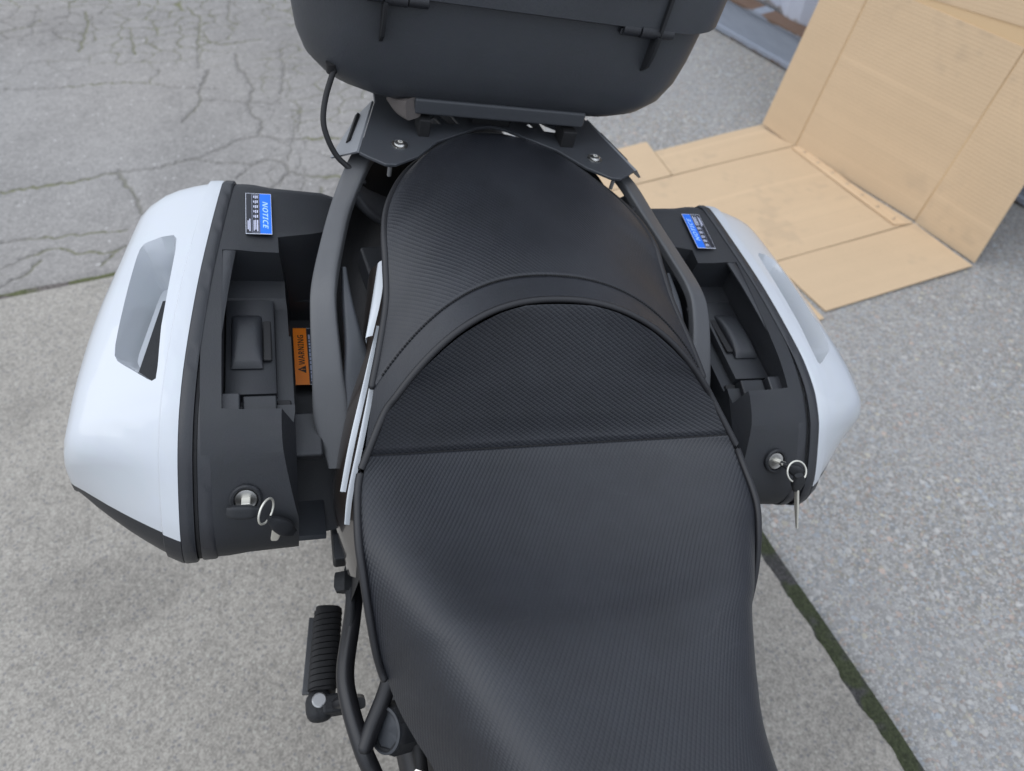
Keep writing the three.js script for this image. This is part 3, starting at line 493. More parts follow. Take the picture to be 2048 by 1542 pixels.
for (const s of [-1, 1]) {                              // dark inner cowl between the seat and the grab handle
  const ca = curve([V(-0.05, 0.912, -0.86), V(-0.09, 0.902, -0.80), V(-0.128, 0.89, -0.72), V(-0.150, 0.87, -0.6), V(-0.17, 0.83, -0.5), V(-0.18, 0.74, -0.40), V(-0.165, 0.69, -0.31)]), cb = curve([V(-0.110, 0.930, -0.88), V(-0.155, 0.920, -0.81), V(-0.194, 0.875, -0.715), V(-0.210, 0.845, -0.60), V(-0.207, 0.79, -0.50), V(-0.196, 0.70, -0.44), V(-0.18, 0.63, -0.36)]), rows = [];
  for (let j = 0; j <= 30; j++) { const a = ca.getPoint(j / 30), b = cb.getPoint(j / 30), r = []; for (let i = 0; i <= 8; i++) { const f = i / 8, p = a.clone().lerp(b, f); p.y -= 0.025 * Math.sin(Math.PI * f); r.push(p); } rows.push(r); }
  const g = grid(rows, { flip: true }); part('inner_cowl', s < 0 ? g : mirror(g), M.deep, bike);
}
for (const s of [-1, 1]) {                              // dark frame cover under the front edge of the side panel
  const ca = curve([V(-0.195, 0.835, -0.47), V(-0.199, 0.80, -0.39), V(-0.198, 0.792, -0.335)]), cb = curve([V(-0.19, 0.66, -0.52), V(-0.19, 0.64, -0.44), V(-0.196, 0.62, -0.385)]), rows = [];
  for (let j = 0; j <= 14; j++) { const a = ca.getPoint(j / 14), b = cb.getPoint(j / 14), r = []; for (let i = 0; i <= 6; i++) r.push(a.clone().lerp(b, i / 6)); rows.push(r); }
  const g = grid(rows, { flip: true }); part('frame_cover', s < 0 ? g : mirror(g), M.deep, bike);
}
// luggage rack plate with cut-outs, folded side tabs and two bolts
{
  const L = [[-0.163, -0.749], [-0.145, -0.736], [-0.133, -0.7365], [-0.105, -0.757], [-0.076, -0.793], [-0.042, -0.816]], R = L.map(([x, z]) => [-x, z]).reverse();
  const outline = [...L, [-0.02, -0.832], [0, -0.838], [0.02, -0.832], ...R, [0.172, -0.757], [0.142, -0.876], [0.135, -1.06], [-0.135, -1.06], [-0.142, -0.876], [-0.172, -0.757]];
  const tri = (...p) => p, hl = [tri([-0.086, -0.832], [-0.0715, -0.853], [-0.066, -0.834]), tri([-0.065, -0.858], [-0.049, -0.862], [-0.042, -0.838], [-0.055, -0.836]), tri([-0.042, -0.87], [-0.02, -0.872], [-0.031, -0.856]), tri([0.049, -0.853], [0.057, -0.857], [0.062, -0.845], [0.054, -0.844]), tri([0.068, -0.868], [0.078, -0.856], [0.097, -0.842], [0.091, -0.835], [0.072, -0.837])];
  const inner = [-0.1, -0.0, 0.1].map((x) => [[x - 0.035, -0.91], [x + 0.035, -0.91], [x + 0.03, -1.02], [x - 0.03, -1.02]]);
  const rack = part('luggage_rack', boxUV(slab(outline, 0.962, 0.004, 0.0008, [...hl, ...inner])), M.rack, bike);
  for (const s of [-1, 1]) {
    const S = (g) => s < 0 ? g : mirror(g);
    const a = V(-0.1725, 0.965, -0.757), b = V(-0.1425, 0.965, -0.876), out = V(-0.014, -0.026, -0.004);
    const tb = board([a, b, b.clone().add(V(-0.018, -0.022, 0)), V(-0.1985, 0.938, -0.785)], 0.003, V(-0.85, 0.5, 0.1).normalize(), 0, 1);
    part('side_tab', S(tb), M.tab, rack);
    part('tab_slot', S(board([V(-0.1765, 0.955, -0.798), V(-0.160, 0.955, -0.862), V(-0.163, 0.9505, -0.862), V(-0.1795, 0.9505, -0.798)], 0.004, V(-0.85, 0.5, 0.1).normalize(), 0, 1)), M.deep, rack);
    part('bolt', S(lathe(V(-0.1235, 0.966, -0.778), V(0, 1, 0), [[0.0095, 0], [0.0095, 0.001], [0.0068, 0.0013], [0.0062, 0.0028], [0.0046, 0.004], [0.0032, 0.0042], [0.0027, 0.0025], [0, 0.0025]])), M.steel, rack);
    part('bolt', S(cyl(V(-0.139, 0.948, -0.741), V(0, 1, 0), 0.0025, 0.0025, 0.012, 10)), M.steelDull, rack);
  }
  for (const x of [-0.095, -0.045, 0.02, 0.06, 0.1]) part('standoff', cyl(V(x, 0.966, -0.875), V(0, 1, 0), 0.009, 0.009, 0.022, 12), M.blackSoft, rack);
  part('cross_tube', tube([V(-0.03, 0.94, -0.850), V(0.03, 0.942, -0.845), V(0.07, 0.94, -0.825), V(0.1, 0.93, -0.79)], 0.005, 30), M.blackSoft, rack);
  const tray = part('case_mount', [rbox(0, 1.0015, -0.803 - 0.13, 0.214, 0.019, 0.26, 0.003)], M.rack, rack);
  part('mount_end', boxUV(sweep([V(-0.108, 0.999, -0.803), V(-0.118, 0.995, -0.817), V(-0.128, 0.996, -0.835)], [0.024, 0.018, 0.01], [0.024, 0.02, 0.016], { seg: 8, side: V(0, 1, 0), pow: 6 })), M.rawMetal, tray);
  part('mount_leg', [rbox(-0.092, 0.976, -0.815, 0.014, 0.022, 0.03, 0.002), rbox(0.092, 0.976, -0.815, 0.018, 0.022, 0.03, 0.002), rbox(0.0, 0.975, -0.85, 0.05, 0.02, 0.02, 0.002)], M.deep, tray);
  part('power_cable', tube([V(-0.198, 1.03, -0.815), V(-0.207, 1.005, -0.80), V(-0.210, 0.985, -0.785), V(-0.205, 0.968, -0.775), V(-0.195, 0.952, -0.768), V(-0.182, 0.942, -0.762), V(-0.165, 0.93, -0.752)], 0.0032, 50, 10), M.rubber, bike);
}
// frame tubes, foot peg, adjuster, mounting stay
for (const s of [-1, 1]) {
  const S = (g) => s < 0 ? g : mirror(g);
  part('frame_tube', S(tube([V(-0.182, 0.65, -0.47), V(-0.186, 0.62, -0.42), V(-0.195, 0.61, -0.37), V(-0.2065, 0.602, -0.318), V(-0.2055, 0.598, -0.284), V(-0.195, 0.588, -0.238), V(-0.184, 0.572, -0.212), V(-0.16, 0.54, -0.15), V(-0.13, 0.5, -0.05)], 0.0098, 90, 14)), M.frame, bike);
  part('frame_tube', S(tube([V(-0.14, 0.68, -0.34), V(-0.158, 0.648, -0.303), V(-0.171, 0.622, -0.276), V(-0.184, 0.603, -0.255), V(-0.193, 0.592, -0.238)], 0.009, 50, 14)), M.frame, bike);
  const stay = part('case_stay', S(boxUV(rbox(-0.196, 0.648, -0.452, 0.034, 0.05, 0.052, 0.004, [0.2, 0, 0.05]))), M.blackSoft, bike);
  part('stay_web', S(boxUV(rbox(-0.199, 0.678, -0.425, 0.03, 0.006, 0.03, 0.002, [0.2, 0, 0]))), M.black, stay);
  part('nut', S(lathe(V(-0.199, 0.628, -0.418), V(-0.1, -0.25, 0.95), [[0, 0], [0.013, 0], [0.014, 0.004], [0.014, 0.016], [0.011, 0.021], [0, 0.021]], 6)), M.blackSoft, stay);
  part('rod', S(tube([V(-0.195, 0.635, -0.42), V(-0.196, 0.62, -0.38), V(-0.203, 0.60, -0.33)], 0.006, 20, 8)), M.blackSoft, stay);
  // folded passenger foot peg
  const peg = part('foot_peg', S([rbox(-0.232, 0.497, -0.318, 0.030, 0.028, 0.034, 0.012), rbox(-0.216, 0.503, -0.318, 0.03, 0.02, 0.02, 0.004), sweep([V(-0.232, 0.493, -0.325), V(-0.226, 0.49, -0.36), V(-0.215, 0.487, -0.43)], [0.02, 0.02, 0.02], [0.02, 0.018, 0.018])].reduce((a, g) => (a.push(g), a), []).length ? merge([rbox(-0.231, 0.497, -0.319, 0.032, 0.028, 0.036, 0.013), rbox(-0.214, 0.503, -0.316, 0.03, 0.02, 0.022, 0.004), sweep([V(-0.231, 0.490, -0.325), V(-0.224, 0.488, -0.38), V(-0.216, 0.486, -0.436)], [0.02, 0.02, 0.02], [0.018, 0.018, 0.016])]) : null), M.blackSoft, bike);
  const ribs = []; for (let k = 0; k < 13; k++) { const f = (k + 0.5) / 13; ribs.push(sweep([V(lerp(-0.2265, -0.2125, f), 0.497, lerp(-0.338, -0.437, f) + 0.003), V(lerp(-0.2265, -0.2125, f), 0.497, lerp(-0.338, -0.437, f) - 0.0034)], [0.035, 0.035], [0.023, 0.023], { seg: 3, pow: 2.6, n: 16 })); }
  ribs.push(sweep([V(-0.2265, 0.496, -0.335), V(-0.2125, 0.496, -0.441)], [0.031, 0.031], [0.019, 0.019], { seg: 4, pow: 2.8 }));
  part('peg_rubber', S(merge(ribs)), M.rubber, peg);
  part('peg_plate', S(rbox(-0.2385, 0.490, -0.385, 0.010, 0.006, 0.096, 0.001, [0, -0.14, 0])), M.grey, peg);
  part('pivot_pin', S(lathe(V(-0.2315, 0.511, -0.321), V(0, 1, 0.1), [[0.0085, 0], [0.0085, 0.0018], [0.007, 0.003], [0, 0.003]])), M.steelDull, peg);
  part('peg_bracket', S(sweep([V(-0.205, 0.505, -0.315), V(-0.196, 0.54, -0.305), V(-0.197, 0.585, -0.285)], [0.03, 0.024, 0.02], [0.012, 0.012, 0.012])), M.frame, peg);
}
{
  const p = V(-0.172, 0.605, -0.247), dir = V(-0.82, 0.52, 0.22).normalize();
  const k = part('preload_knob', lathe(p.clone().addScaledVector(dir, -0.05), dir, [[0, 0], [0.024, 0], [0.027, 0.004], [0.027, 0.045], [0.024, 0.05], [0.019, 0.05], [0.018, 0.046], [0, 0.046]], 8), M.blackSoft, bike);
  part('knob_cap', lathe(p.clone().addScaledVector(dir, -0.006), dir, [[0.0235, 0], [0.0235, 0.0075], [0.021, 0.0085], [0.0205, 0.004], [0, 0.004]], 40), M.greyDark, k);
  part('fluid_hose', tube([V(-0.14, 0.60, -0.25), V(-0.135, 0.57, -0.2), V(-0.13, 0.52, -0.15)], 0.007, 20), M.rubber, bike);
  part('hose_bolt', cyl(V(-0.138, 0.59, -0.2), V(-0.6, 0.8, 0.1), 0.007, 0.007, 0.012, 6), M.steel, bike);
}
// the rest of the motorcycle: engine, tank, wheels, forks, bars, stand (mostly outside the frame)
{
  part('engine', boxUV(rbox(0, 0.42, 0.12, 0.26, 0.36, 0.46, 0.05)), M.deep, bike);
  const tk = [[0.03, 0.1, 0.86], [0.12, 0.15, 0.93], [0.26, 0.18, 0.985], [0.42, 0.17, 0.98], [0.52, 0.12, 0.94], [0.56, 0.06, 0.9]].map(([z, w, y]) => { const r = []; for (let i = 0; i < 24; i++) { const a = i / 24 * 2 * Math.PI; r.push(V(w * Math.cos(a), y - 0.14 + 0.14 * Math.sin(a), z)); } return r; });
  part('fuel_tank', grid(tk, { closeU: true }), M.white, bike);
  for (const [z, w] of [[-0.66, 0.078], [0.92, 0.06]]) {
    const g = new THREE.TorusGeometry(0.265, w * 0.62, 16, 60); g.scale(1, 1, 1.05); g.rotateY(Math.PI / 2); g.translate(0, 0.313, z); const wh = part('wheel', g, M.rubber, bike);
    const rim = new THREE.TorusGeometry(0.215, 0.018, 8, 48); rim.scale(1, 1, 2.2); rim.rotateY(Math.PI / 2); rim.translate(0, 0.313, z); const sp = [rim]; for (let k = 0; k < 10; k++) { const a = k / 10 * 2 * Math.PI; sp.push(cyl(V(0, 0.313, z), V(0, Math.cos(a), Math.sin(a)), 0.014, 0.009, 0.21, 8)); } sp.push(cyl(V(-0.06, 0.313, z), V(1, 0, 0), 0.03, 0.03, 0.12)); part('rim', sp, M.frame, wh);
  }
  for (const s of [-1, 1]) { part('fork_leg', cyl(V(s * 0.1, 0.313, 0.92), V(0, 0.9, -0.36), 0.028, 0.024, 0.8), M.greyDark, bike); part('swingarm', tube([V(s * 0.1, 0.33, -0.68), V(s * 0.11, 0.38, -0.35), V(s * 0.09, 0.42, -0.08)], 0.028, 30), M.frame, bike); }
  const wr = []; for (let j = 0; j <= 16; j++) { const y = lerp(0.78, 1.12, j / 16), w = lerp(0.22, 0.27, Math.sin(j / 16 * 2.6)), r = []; for (let i = 0; i <= 24; i++) { const a = (i / 24 - 0.5) * Math.PI; r.push(V(w * Math.sin(a), y, 0.66 + 0.22 * Math.cos(a) * (1 - 0.25 * j / 16))); } wr.push(r); }
  part('front_fairing', grid(wr), M.white, bike);
  const ws = []; for (let j = 0; j <= 16; j++) { const y = lerp(1.12, 1.42, j / 16), w = lerp(0.24, 0.16, (j / 16) ** 2), r = []; for (let i = 0; i <= 24; i++) { const a = (i / 24 - 0.5) * 2.4; r.push(V(w * Math.sin(a), y, 0.62 + 0.2 * Math.cos(a) - 0.5 * (y - 1.12))); } ws.push(r); }
  part('windscreen', grid(ws), new THREE.MeshPhysicalMaterial({ color: lin(0.25, 0.27, 0.3), roughness: 0.1, transmission: 1, thickness: 0 }), bike);
  part('handlebar', tube([V(-0.42, 1.06, 0.42), V(-0.25, 1.08, 0.52), V(0, 1.05, 0.56), V(0.25, 1.08, 0.52), V(0.42, 1.06, 0.42)], 0.012, 60), M.frame, bike);
  part('mudguard', sweep([V(0, 0.66, -0.55), V(0, 0.68, -0.72), V(0, 0.64, -0.9)], [0.15, 0.16, 0.14], [0.012, 0.012, 0.01]), M.deep, bike);
  part('side_stand', tube([V(0.12, 0.34, 0.05), V(0.25, 0.16, 0.0), V(0.34, 0.075, -0.02)], 0.011, 20), M.frame, bike);
}

// ---------------------------------------------------------------- panniers (built for the picture's left side, mirrored for the right)
const topLine = [[-0.775, 0.903], [-0.71, 0.896], [-0.636, 0.887], [-0.577, 0.877], [-0.518, 0.865], [-0.478, 0.850], [-0.447, 0.828], [-0.420, 0.796], [-0.402, 0.771], [-0.393, 0.747]];
const edgeX = (z) => 0.359 - 0.038 * Math.pow(clamp((-0.40 - z) / 0.37, 0, 1.3), 1.6);
function outlineZY() {                                  // closed loop [z, y], even spacing along smooth runs
  const low = [[-0.397, 0.722], [-0.422, 0.70], [-0.462, 0.645], [-0.515, 0.565], [-0.555, 0.505], [-0.60, 0.470], [-0.72, 0.46], [-0.785, 0.50], [-0.82, 0.58], [-0.828, 0.70], [-0.818, 0.80], [-0.802, 0.87], [-0.788, 0.897]];
  const c = curve([...topLine, ...low].map(([z, y]) => V(0, y, z)), true, 0.35); return c.getSpacedPoints(120).slice(0, 120);
}
const LOOP = outlineZY(), CY = 0.68, CZ = -0.61;
function lidRow(k, inset, bulge) {                      // loop of the lid at depth k (0 edge .. 1 outer face)
  return LOOP.map((p) => {
    const D = lerp(0.103, 0.095, sstep(-0.45, -0.8, p.z)), ty = sstep(0.05, 0.2, p.y - CY), fz = sstep(0.1, 0.2, p.z - CZ);
    const sy = 1 - inset * lerp(0.8, lerp(0.24, 0.12, fz), ty) * 1, sz = 1 - inset * lerp(0.30, lerp(0.55, 0.10, sstep(0.70, 0.80, p.y)), sstep(-0.06, 0.06, p.z - CZ));
    const topDrop = ty * inset * lerp(0.012, 0.0, fz);
    return V(-(edgeX(p.z) + D * k + bulge), CY + (p.y - CY) * sy - topDrop, CZ + (p.z - CZ) * sz - 0.058 * k * sstep(0.865, 0.765, p.y) * sstep(-0.02, 0.08, p.z - CZ));
  });
}
function lidSolid() {
  const prof = [[0, 0], [0.02, -0.004], [0.08, 0.0], [0.150, 0.007], [0.162, 0.050], [0.185, 0.054], [0.23, 0.064], [0.34, 0.094], [0.50, 0.15], [0.66, 0.235], [0.80, 0.35], [0.90, 0.48], [0.97, 0.64], [1.0, 0.80], [1.015, 0.95]];
  const rows = prof.map(([k, i]) => lidRow(k, i, 0));
  const last = rows[rows.length - 1], c = V(0, 0, 0); last.forEach((p) => c.add(p)); c.multiplyScalar(1 / last.length);
  for (const f of [0.85, 0.6, 0.3]) rows.push(last.map((p) => { const q = c.clone().lerp(p, f); q.x = p.x - 0.012 * (1 - f * f); return q; }));
  const tip = c.clone(); tip.x -= 0.013; rows.push(last.map(() => tip.clone()));
  const c0 = V(0, 0, 0); rows[0].forEach((p) => c0.add(p)); c0.multiplyScalar(1 / rows[0].length); c0.x += 0;
  rows.unshift(rows[0].map((p) => p.clone().lerp(c0, 0.5)), ); rows.unshift(rows[1].map(() => c0.clone()));
  let g = grid(rows, { closeU: true }); g.deleteAttribute('normal'); g.deleteAttribute('uv'); g = mergeVertices(g, 1e-5);
  const idx = [], a = g.index.array; for (let i = 0; i < a.length; i += 3) if (a[i] !== a[i + 1] && a[i + 1] !== a[i + 2] && a[i] !== a[i + 2]) idx.push(a[i], a[i + 1], a[i + 2]); g.setIndex(idx); return g;
}
function bodySolid() {
  const xs = [[-0.338, 0.985], [-0.318, 0.985], [-0.30, 0.975], [-0.22, 0.965], [-0.195, 0.94]];
  const rows = xs.map(([x, s]) => LOOP.map((p) => V(x + (edgeX(p.z) < 0.35 ? 0.35 - edgeX(p.z) : 0) * (x < -0.29 ? 1 : 0.3), CY + (p.y - CY) * s + 0.002, CZ + (p.z - CZ) * s)));
  const cap = (r) => { const c = V(0, 0, 0); r.forEach((p) => c.add(p)); c.multiplyScalar(1 / r.length); return r.map(() => c.clone()); };
  let g = grid([cap(rows[0]), ...rows, cap(rows[rows.length - 1])], { closeU: true, flip: true }); g.deleteAttribute('normal'); g.deleteAttribute('uv'); g = mergeVertices(g, 1e-5);
  const idx = [], a = g.index.array; for (let i = 0; i < a.length; i += 3) if (a[i] !== a[i + 1] && a[i + 1] !== a[i + 2] && a[i] !== a[i + 2]) idx.push(a[i], a[i + 1], a[i + 2]); g.setIndex(idx); return g;
}
const ev = new Evaluator(); ev.attributes = ['position', 'normal']; ev.useGroups = false;
const brush = (g) => { g = g.clone(); if (g.attributes.uv) g.deleteAttribute('uv'); if (!g.attributes.normal) g.computeVertexNormals(); const b = new Brush(g); b.updateMatrixWorld(); return b; };
const csg = (a, b, op) => { const r = ev.evaluate(brush(a), brush(b), op).geometry; return r; };
// convex wedge between two quads
function wedge(a, b) {
  const v = [...a, ...b], f = [[0, 1, 2, 3], [7, 6, 5, 4], [0, 4, 5, 1], [1, 5, 6, 2], [2, 6, 7, 3], [3, 7, 4, 0]], pos = [], idx = []; v.forEach((p) => pos.push(...p)); f.forEach(([p, q, r, s]) => idx.push(p, q, r, p, r, s));
  const g = new THREE.BufferGeometry(); g.setAttribute('position', new THREE.Float32BufferAttribute(pos, 3)); g.setIndex(idx); const c = new THREE.Vector3(); v.forEach((p) => c.add(V(...p))); c.multiplyScalar(1 / 8);
  const n = V(...v[1]).sub(V(...v[0])).cross(V(...v[2]).sub(V(...v[0]))); if (n.dot(V(...v[0]).sub(c)) < 0) { const q = []; for (let i = 0; i < idx.length; i += 3) q.push(idx[i], idx[i + 2], idx[i + 1]); g.setIndex(q); }
  const h = g.toNonIndexed(); h.computeVertexNormals(); return h;
}
const smooth = (g, a = 0.6) => { g = g.index ? g.toNonIndexed() : g; g = g.clone(); for (const k of Object.keys(g.attributes)) if (k !== 'position') g.deleteAttribute(k); return boxUV(toCreasedNormals(mergeVertices(g, 1e-5).toNonIndexed(), a)); };

const lid0 = lidSolid(), body0 = bodySolid();
// white upper shell and black lower shell, cut by a plane that rises outwards
const lower = wedge([[-0.30, 0.776, -0.33], [-0.60, 0.838, -0.33], [-0.60, 0.60, -0.95], [-0.30, 0.56, -0.95]], [[-0.30, 0.2, -0.33], [-0.60, 0.2, -0.33], [-0.60, 0.2, -0.95], [-0.30, 0.2, -0.95]]);
function scoop(levels, pow = 10) {                        // closed solid through rounded quads, from the top down
  const n = 48, rows = levels.map((q) => { const r = []; for (let i = 0; i < n; i++) { const a = i / n * 2 * Math.PI, c = Math.cos(a), d = Math.sin(a), k = Math.pow(Math.abs(c) ** pow + Math.abs(d) ** pow, -1 / pow), u = 0.5 + 0.5 * c * k, v = 0.5 + 0.5 * d * k, [A, B, C, D] = q.map((p) => V(...p)); r.push(A.lerp(B, u).lerp(D.lerp(C, u), v)); } return r; });
  const cap = (r) => { const c = V(0, 0, 0); r.forEach((p) => c.add(p)); c.multiplyScalar(1 / n); return r.map(() => c.clone()); };
  let g = grid([cap(rows[0]), ...rows, cap(rows[rows.length - 1])], { closeU: true }); g.deleteAttribute('normal'); g.deleteAttribute('uv'); g = mergeVertices(g, 1e-6);
  const a = g.index.array, idx = []; for (let i = 0; i < a.length; i += 3) if (a[i] !== a[i + 1] && a[i + 1] !== a[i + 2] && a[i] !== a[i + 2]) idx.push(a[i], a[i + 1], a[i + 2]);
  const p = g.attributes.position; let vol = 0; const A = V(), B = V(), C = V(); for (let i = 0; i < idx.length; i += 3) { A.fromBufferAttribute(p, idx[i]); B.fromBufferAttribute(p, idx[i + 1]); C.fromBufferAttribute(p, idx[i + 2]); vol += A.dot(B.cross(C)); }
  if (vol < 0) for (let i = 0; i < idx.length; i += 3) { const t = idx[i + 1]; idx[i + 1] = idx[i + 2]; idx[i + 2] = t; }
  g.setIndex(idx); return g;
}
const hollow = scoop([
  [[-0.360, 0.96, -0.705], [-0.408, 0.96, -0.705], [-0.436, 0.96, -0.530], [-0.379, 0.96, -0.495]], [[-0.363, 0.885, -0.698], [-0.405, 0.885, -0.696], [-0.430, 0.885, -0.534], [-0.380, 0.885, -0.500]],
  [[-0.364, 0.872, -0.692], [-0.400, 0.872, -0.688], [-0.4235, 0.872, -0.539], [-0.380, 0.872, -0.504]], [[-0.360, 0.852, -0.690], [-0.393, 0.852, -0.682], [-0.413, 0.852, -0.548], [-0.372, 0.852, -0.512]],
  [[-0.358, 0.838, -0.686], [-0.387, 0.838, -0.676], [-0.405, 0.838, -0.556], [-0.368, 0.838, -0.518]], [[-0.358, 0.833, -0.682], [-0.384, 0.833, -0.671], [-0.401, 0.833, -0.561], [-0.368, 0.833, -0.523]]]);
const liner = wedge([[-0.356, 0.842, -0.650], [-0.3805, 0.842, -0.644], [-0.3955, 0.842, -0.540], [-0.368, 0.842, -0.514]], [[-0.356, 0.822, -0.650], [-0.382, 0.822, -0.644], [-0.397, 0.822, -0.540], [-0.368, 0.822, -0.514]]);
let whiteG = csg(lid0, lower, SUBTRACTION); whiteG = csg(whiteG, hollow, SUBTRACTION);
const lowG = csg(lid0, lower, INTERSECTION);
let bodyG = csg(body0, ext([[-0.668, 1.0], [-0.674, 0.846], [-0.648, 0.843], [-0.640, 0.834], [-0.505, 0.824], [-0.502, 0.832], [-0.484, 0.826], [-0.484, 1.0]], -0.319, -0.10, 0), SUBTRACTION);
bodyG = csg(bodyG, ext([[-0.700, 1.0], [-0.690, 0.77], [-0.52, 0.755], [-0.50, 0.72], [-0.34, 0.60], [-0.30, 1.0]], -0.252, -0.10, 0), SUBTRACTION);
bodyG = csg(bodyG, wedge([[-0.27, 0.95, -0.70], [-0.16, 0.95, -0.735], [-0.16, 0.95, -0.60], [-0.27, 0.95, -0.60]], [[-0.25, 0.80, -0.69], [-0.16, 0.80, -0.71], [-0.16, 0.80, -0.60], [-0.25, 0.80, -0.60]]), SUBTRACTION);
bodyG = csg(bodyG, wedge([[-0.2675, 0.9055, -0.56], [-0.2425, 0.8555, -0.56], [-0.2425, 0.726, -0.372], [-0.2675, 0.776, -0.372]], [[-0.20, 0.99, -0.56], [-0.18, 0.8555, -0.56], [-0.18, 0.726, -0.372], [-0.20, 0.90, -0.372]]), SUBTRACTION);
const P = { white: smooth(whiteG, 0.55), low: smooth(lowG, 0.6), body: smooth(bodyG, 0.5) };
function rimG(x0, x1, s, lift) {                        // a band that follows the lid's edge
  const r = [[x0, s - 0.012], [x0, s], [lerp(x0, x1, 0.15), s + 0.004], [lerp(x0, x1, 0.85), s + 0.004], [x1, s], [x1, s - 0.012]].map(([x, k]) => LOOP.map((p) => V(-(edgeX(p.z) + x), CY + (p.y - CY) * k + lift, CZ + (p.z - CZ) * k)));
  return toCreasedNormals(clean(grid(r, { closeU: true })), 0.5);
}
const N = V(0, 0.57, 0.82);                             // outward normal of the lock face
function pannier(s, label) {
  const S = (g) => s < 0 ? clean(g) : mirror(g), base = V(s * 0.34, 0.455, -0.6);
  const t = bikeThing('pannier', label, 'pannier', base, null);
  part('lid_shell', S(P.white), M.white, t); part('lid_base', S(P.low), M.black, t);
  part('grip_liner', S(boxUV(liner.clone())), M.blackSoft, t);
  const b = part('case_body', S(P.body), M.black, t);
  part('rim_gasket', S(rimG(-0.0125, -0.0005, 0.999, 0)), M.blackEdge, t); part('seal_groove', S(rimG(-0.0165, -0.0125, 0.978, 0)), M.deep, t);
  part('ledge', S(rimG(-0.030, -0.0165, 0.988, 0)), M.blackEdge, t);
  // latch panel with its handle
  const lp = part('latch_panel', S(boxUV(ext([[-0.645, 0.832], [-0.642, 0.845], [-0.514, 0.836], [-0.514, 0.822]], -0.318, -0.268, 0.003))), M.black, t);
  const hd = []; for (let j = 0; j <= 20; j++) { const z = lerp(-0.622, -0.545, j / 20), q = Math.pow(Math.sin(Math.PI * clamp(j / 20, 0.0, 1)), 0.35), r = []; for (let i = 0; i <= 14; i++) { const a = i / 14 * Math.PI; const ca = Math.cos(a); r.push(V(-0.2965 + (-0.0155) * Math.sign(ca) * Math.pow(Math.abs(ca), 0.5), 0.840 + 0.0105 * q * Math.pow(Math.sin(a), 0.5) + (ca < 0 ? 0 : 0), z)); } hd.push(r); }
  part('latch_handle', S(grid(hd, { flip: true })), M.blackEdge, lp);
  part('finger_recess', S(boxUV(rbox(-0.2765, 0.8415, -0.583, 0.009, 0.004, 0.058, 0.002))), M.deep, lp);
  // hinge blocks between the pocket and the lock housing
  part('hinge_block', S(boxUV(rbox(-0.312, 0.834, -0.5, 0.018, 0.024, 0.02, 0.002, [0.3, 0, 0]))), M.blackEdge, t);
  part('hinge_block', S(boxUV(rbox(-0.285, 0.829, -0.5, 0.032, 0.018, 0.022, 0.002, [0.3, 0, 0]))), M.black, t);
  part('release_button', S(boxUV(rbox(-0.286, 0.836, -0.481, 0.034, 0.01, 0.016, 0.002, [0.62, 0, 0]))), M.blackEdge, t);
  part('hinge_block', S(boxUV(rbox(-0.240, 0.795, -0.49, 0.03, 0.012, 0.05, 0.003, [0.2, 0, 0]))), M.black, t);
  part('hinge_block', S(boxUV(rbox(-0.262, 0.815, -0.50, 0.014, 0.02, 0.03, 0.002, [0.3, 0, 0]))), M.deep, t);
  // lock
  const c = V(s * 0.30, 0.788, -0.425);
  const boss = part('lock_boss', lathe(c.clone().addScaledVector(N, -0.010), N, [[0.0245, 0], [0.0245, 0.0085], [0.022, 0.0105], [0.0195, 0.0085], [0.0155, 0.008], [0.0150, 0.0175], [0.0135, 0.019], [0.0115, 0.0185], [0.0112, 0.014], [0, 0.014]], 40), M.black, t);
  part('lock_cylinder', lathe(c.clone().addScaledVector(N, 0.003), N, [[0.0108, 0], [0.0108, 0.003], [0.0098, 0.0042], [0, 0.0042]], 32), M.steel, boss);
  // stickers
  const plate = (x, y, z, w, d, m, rot, name, lb) => { const g = new RoundedBoxGeometry(w, d, 0.0006, 2, 0.00029); const p = g.attributes.position, uv = g.attributes.uv; for (let i = 0; i < p.count; i++) uv.setXY(i, p.getX(i) / w + 0.5, p.getY(i) / d + 0.5); g.rotateX(-Math.PI / 2); g.rotateY(rot[1]); g.rotateX(rot[0]); g.rotateZ(rot[2]); g.translate(x, y, z); part(name, clean(g), m, t, lb); };
  plate(s * 0.2815, 0.899, -0.727, 0.066, 0.0275, M.notice, [0.11, s < 0 ? -Math.PI / 2 : Math.PI / 2, 0], 'notice_sticker', 'blue and black notice sticker');
  if (s < 0) plate(-0.2285, 0.774, -0.626, 0.088, 0.038, M.warning, [0.05, Math.PI / 2, 0.0], 'warning_sticker', 'orange and black warning sticker');
  // lower guide rail that shows below the lock housing
  part('lower_rail', S(boxUV(ext([[-0.52, 0.698], [-0.428, 0.702], [-0.426, 0.696], [-0.52, 0.692]], -0.286, -0.222, 0.001))), M.greyDark, t);
  return t;
}
pannier(-1, 'white and black hard pannier on the left of the seat with an orange sticker inside');
pannier(1, 'white and black hard pannier on the right of the seat in front of the cardboard');

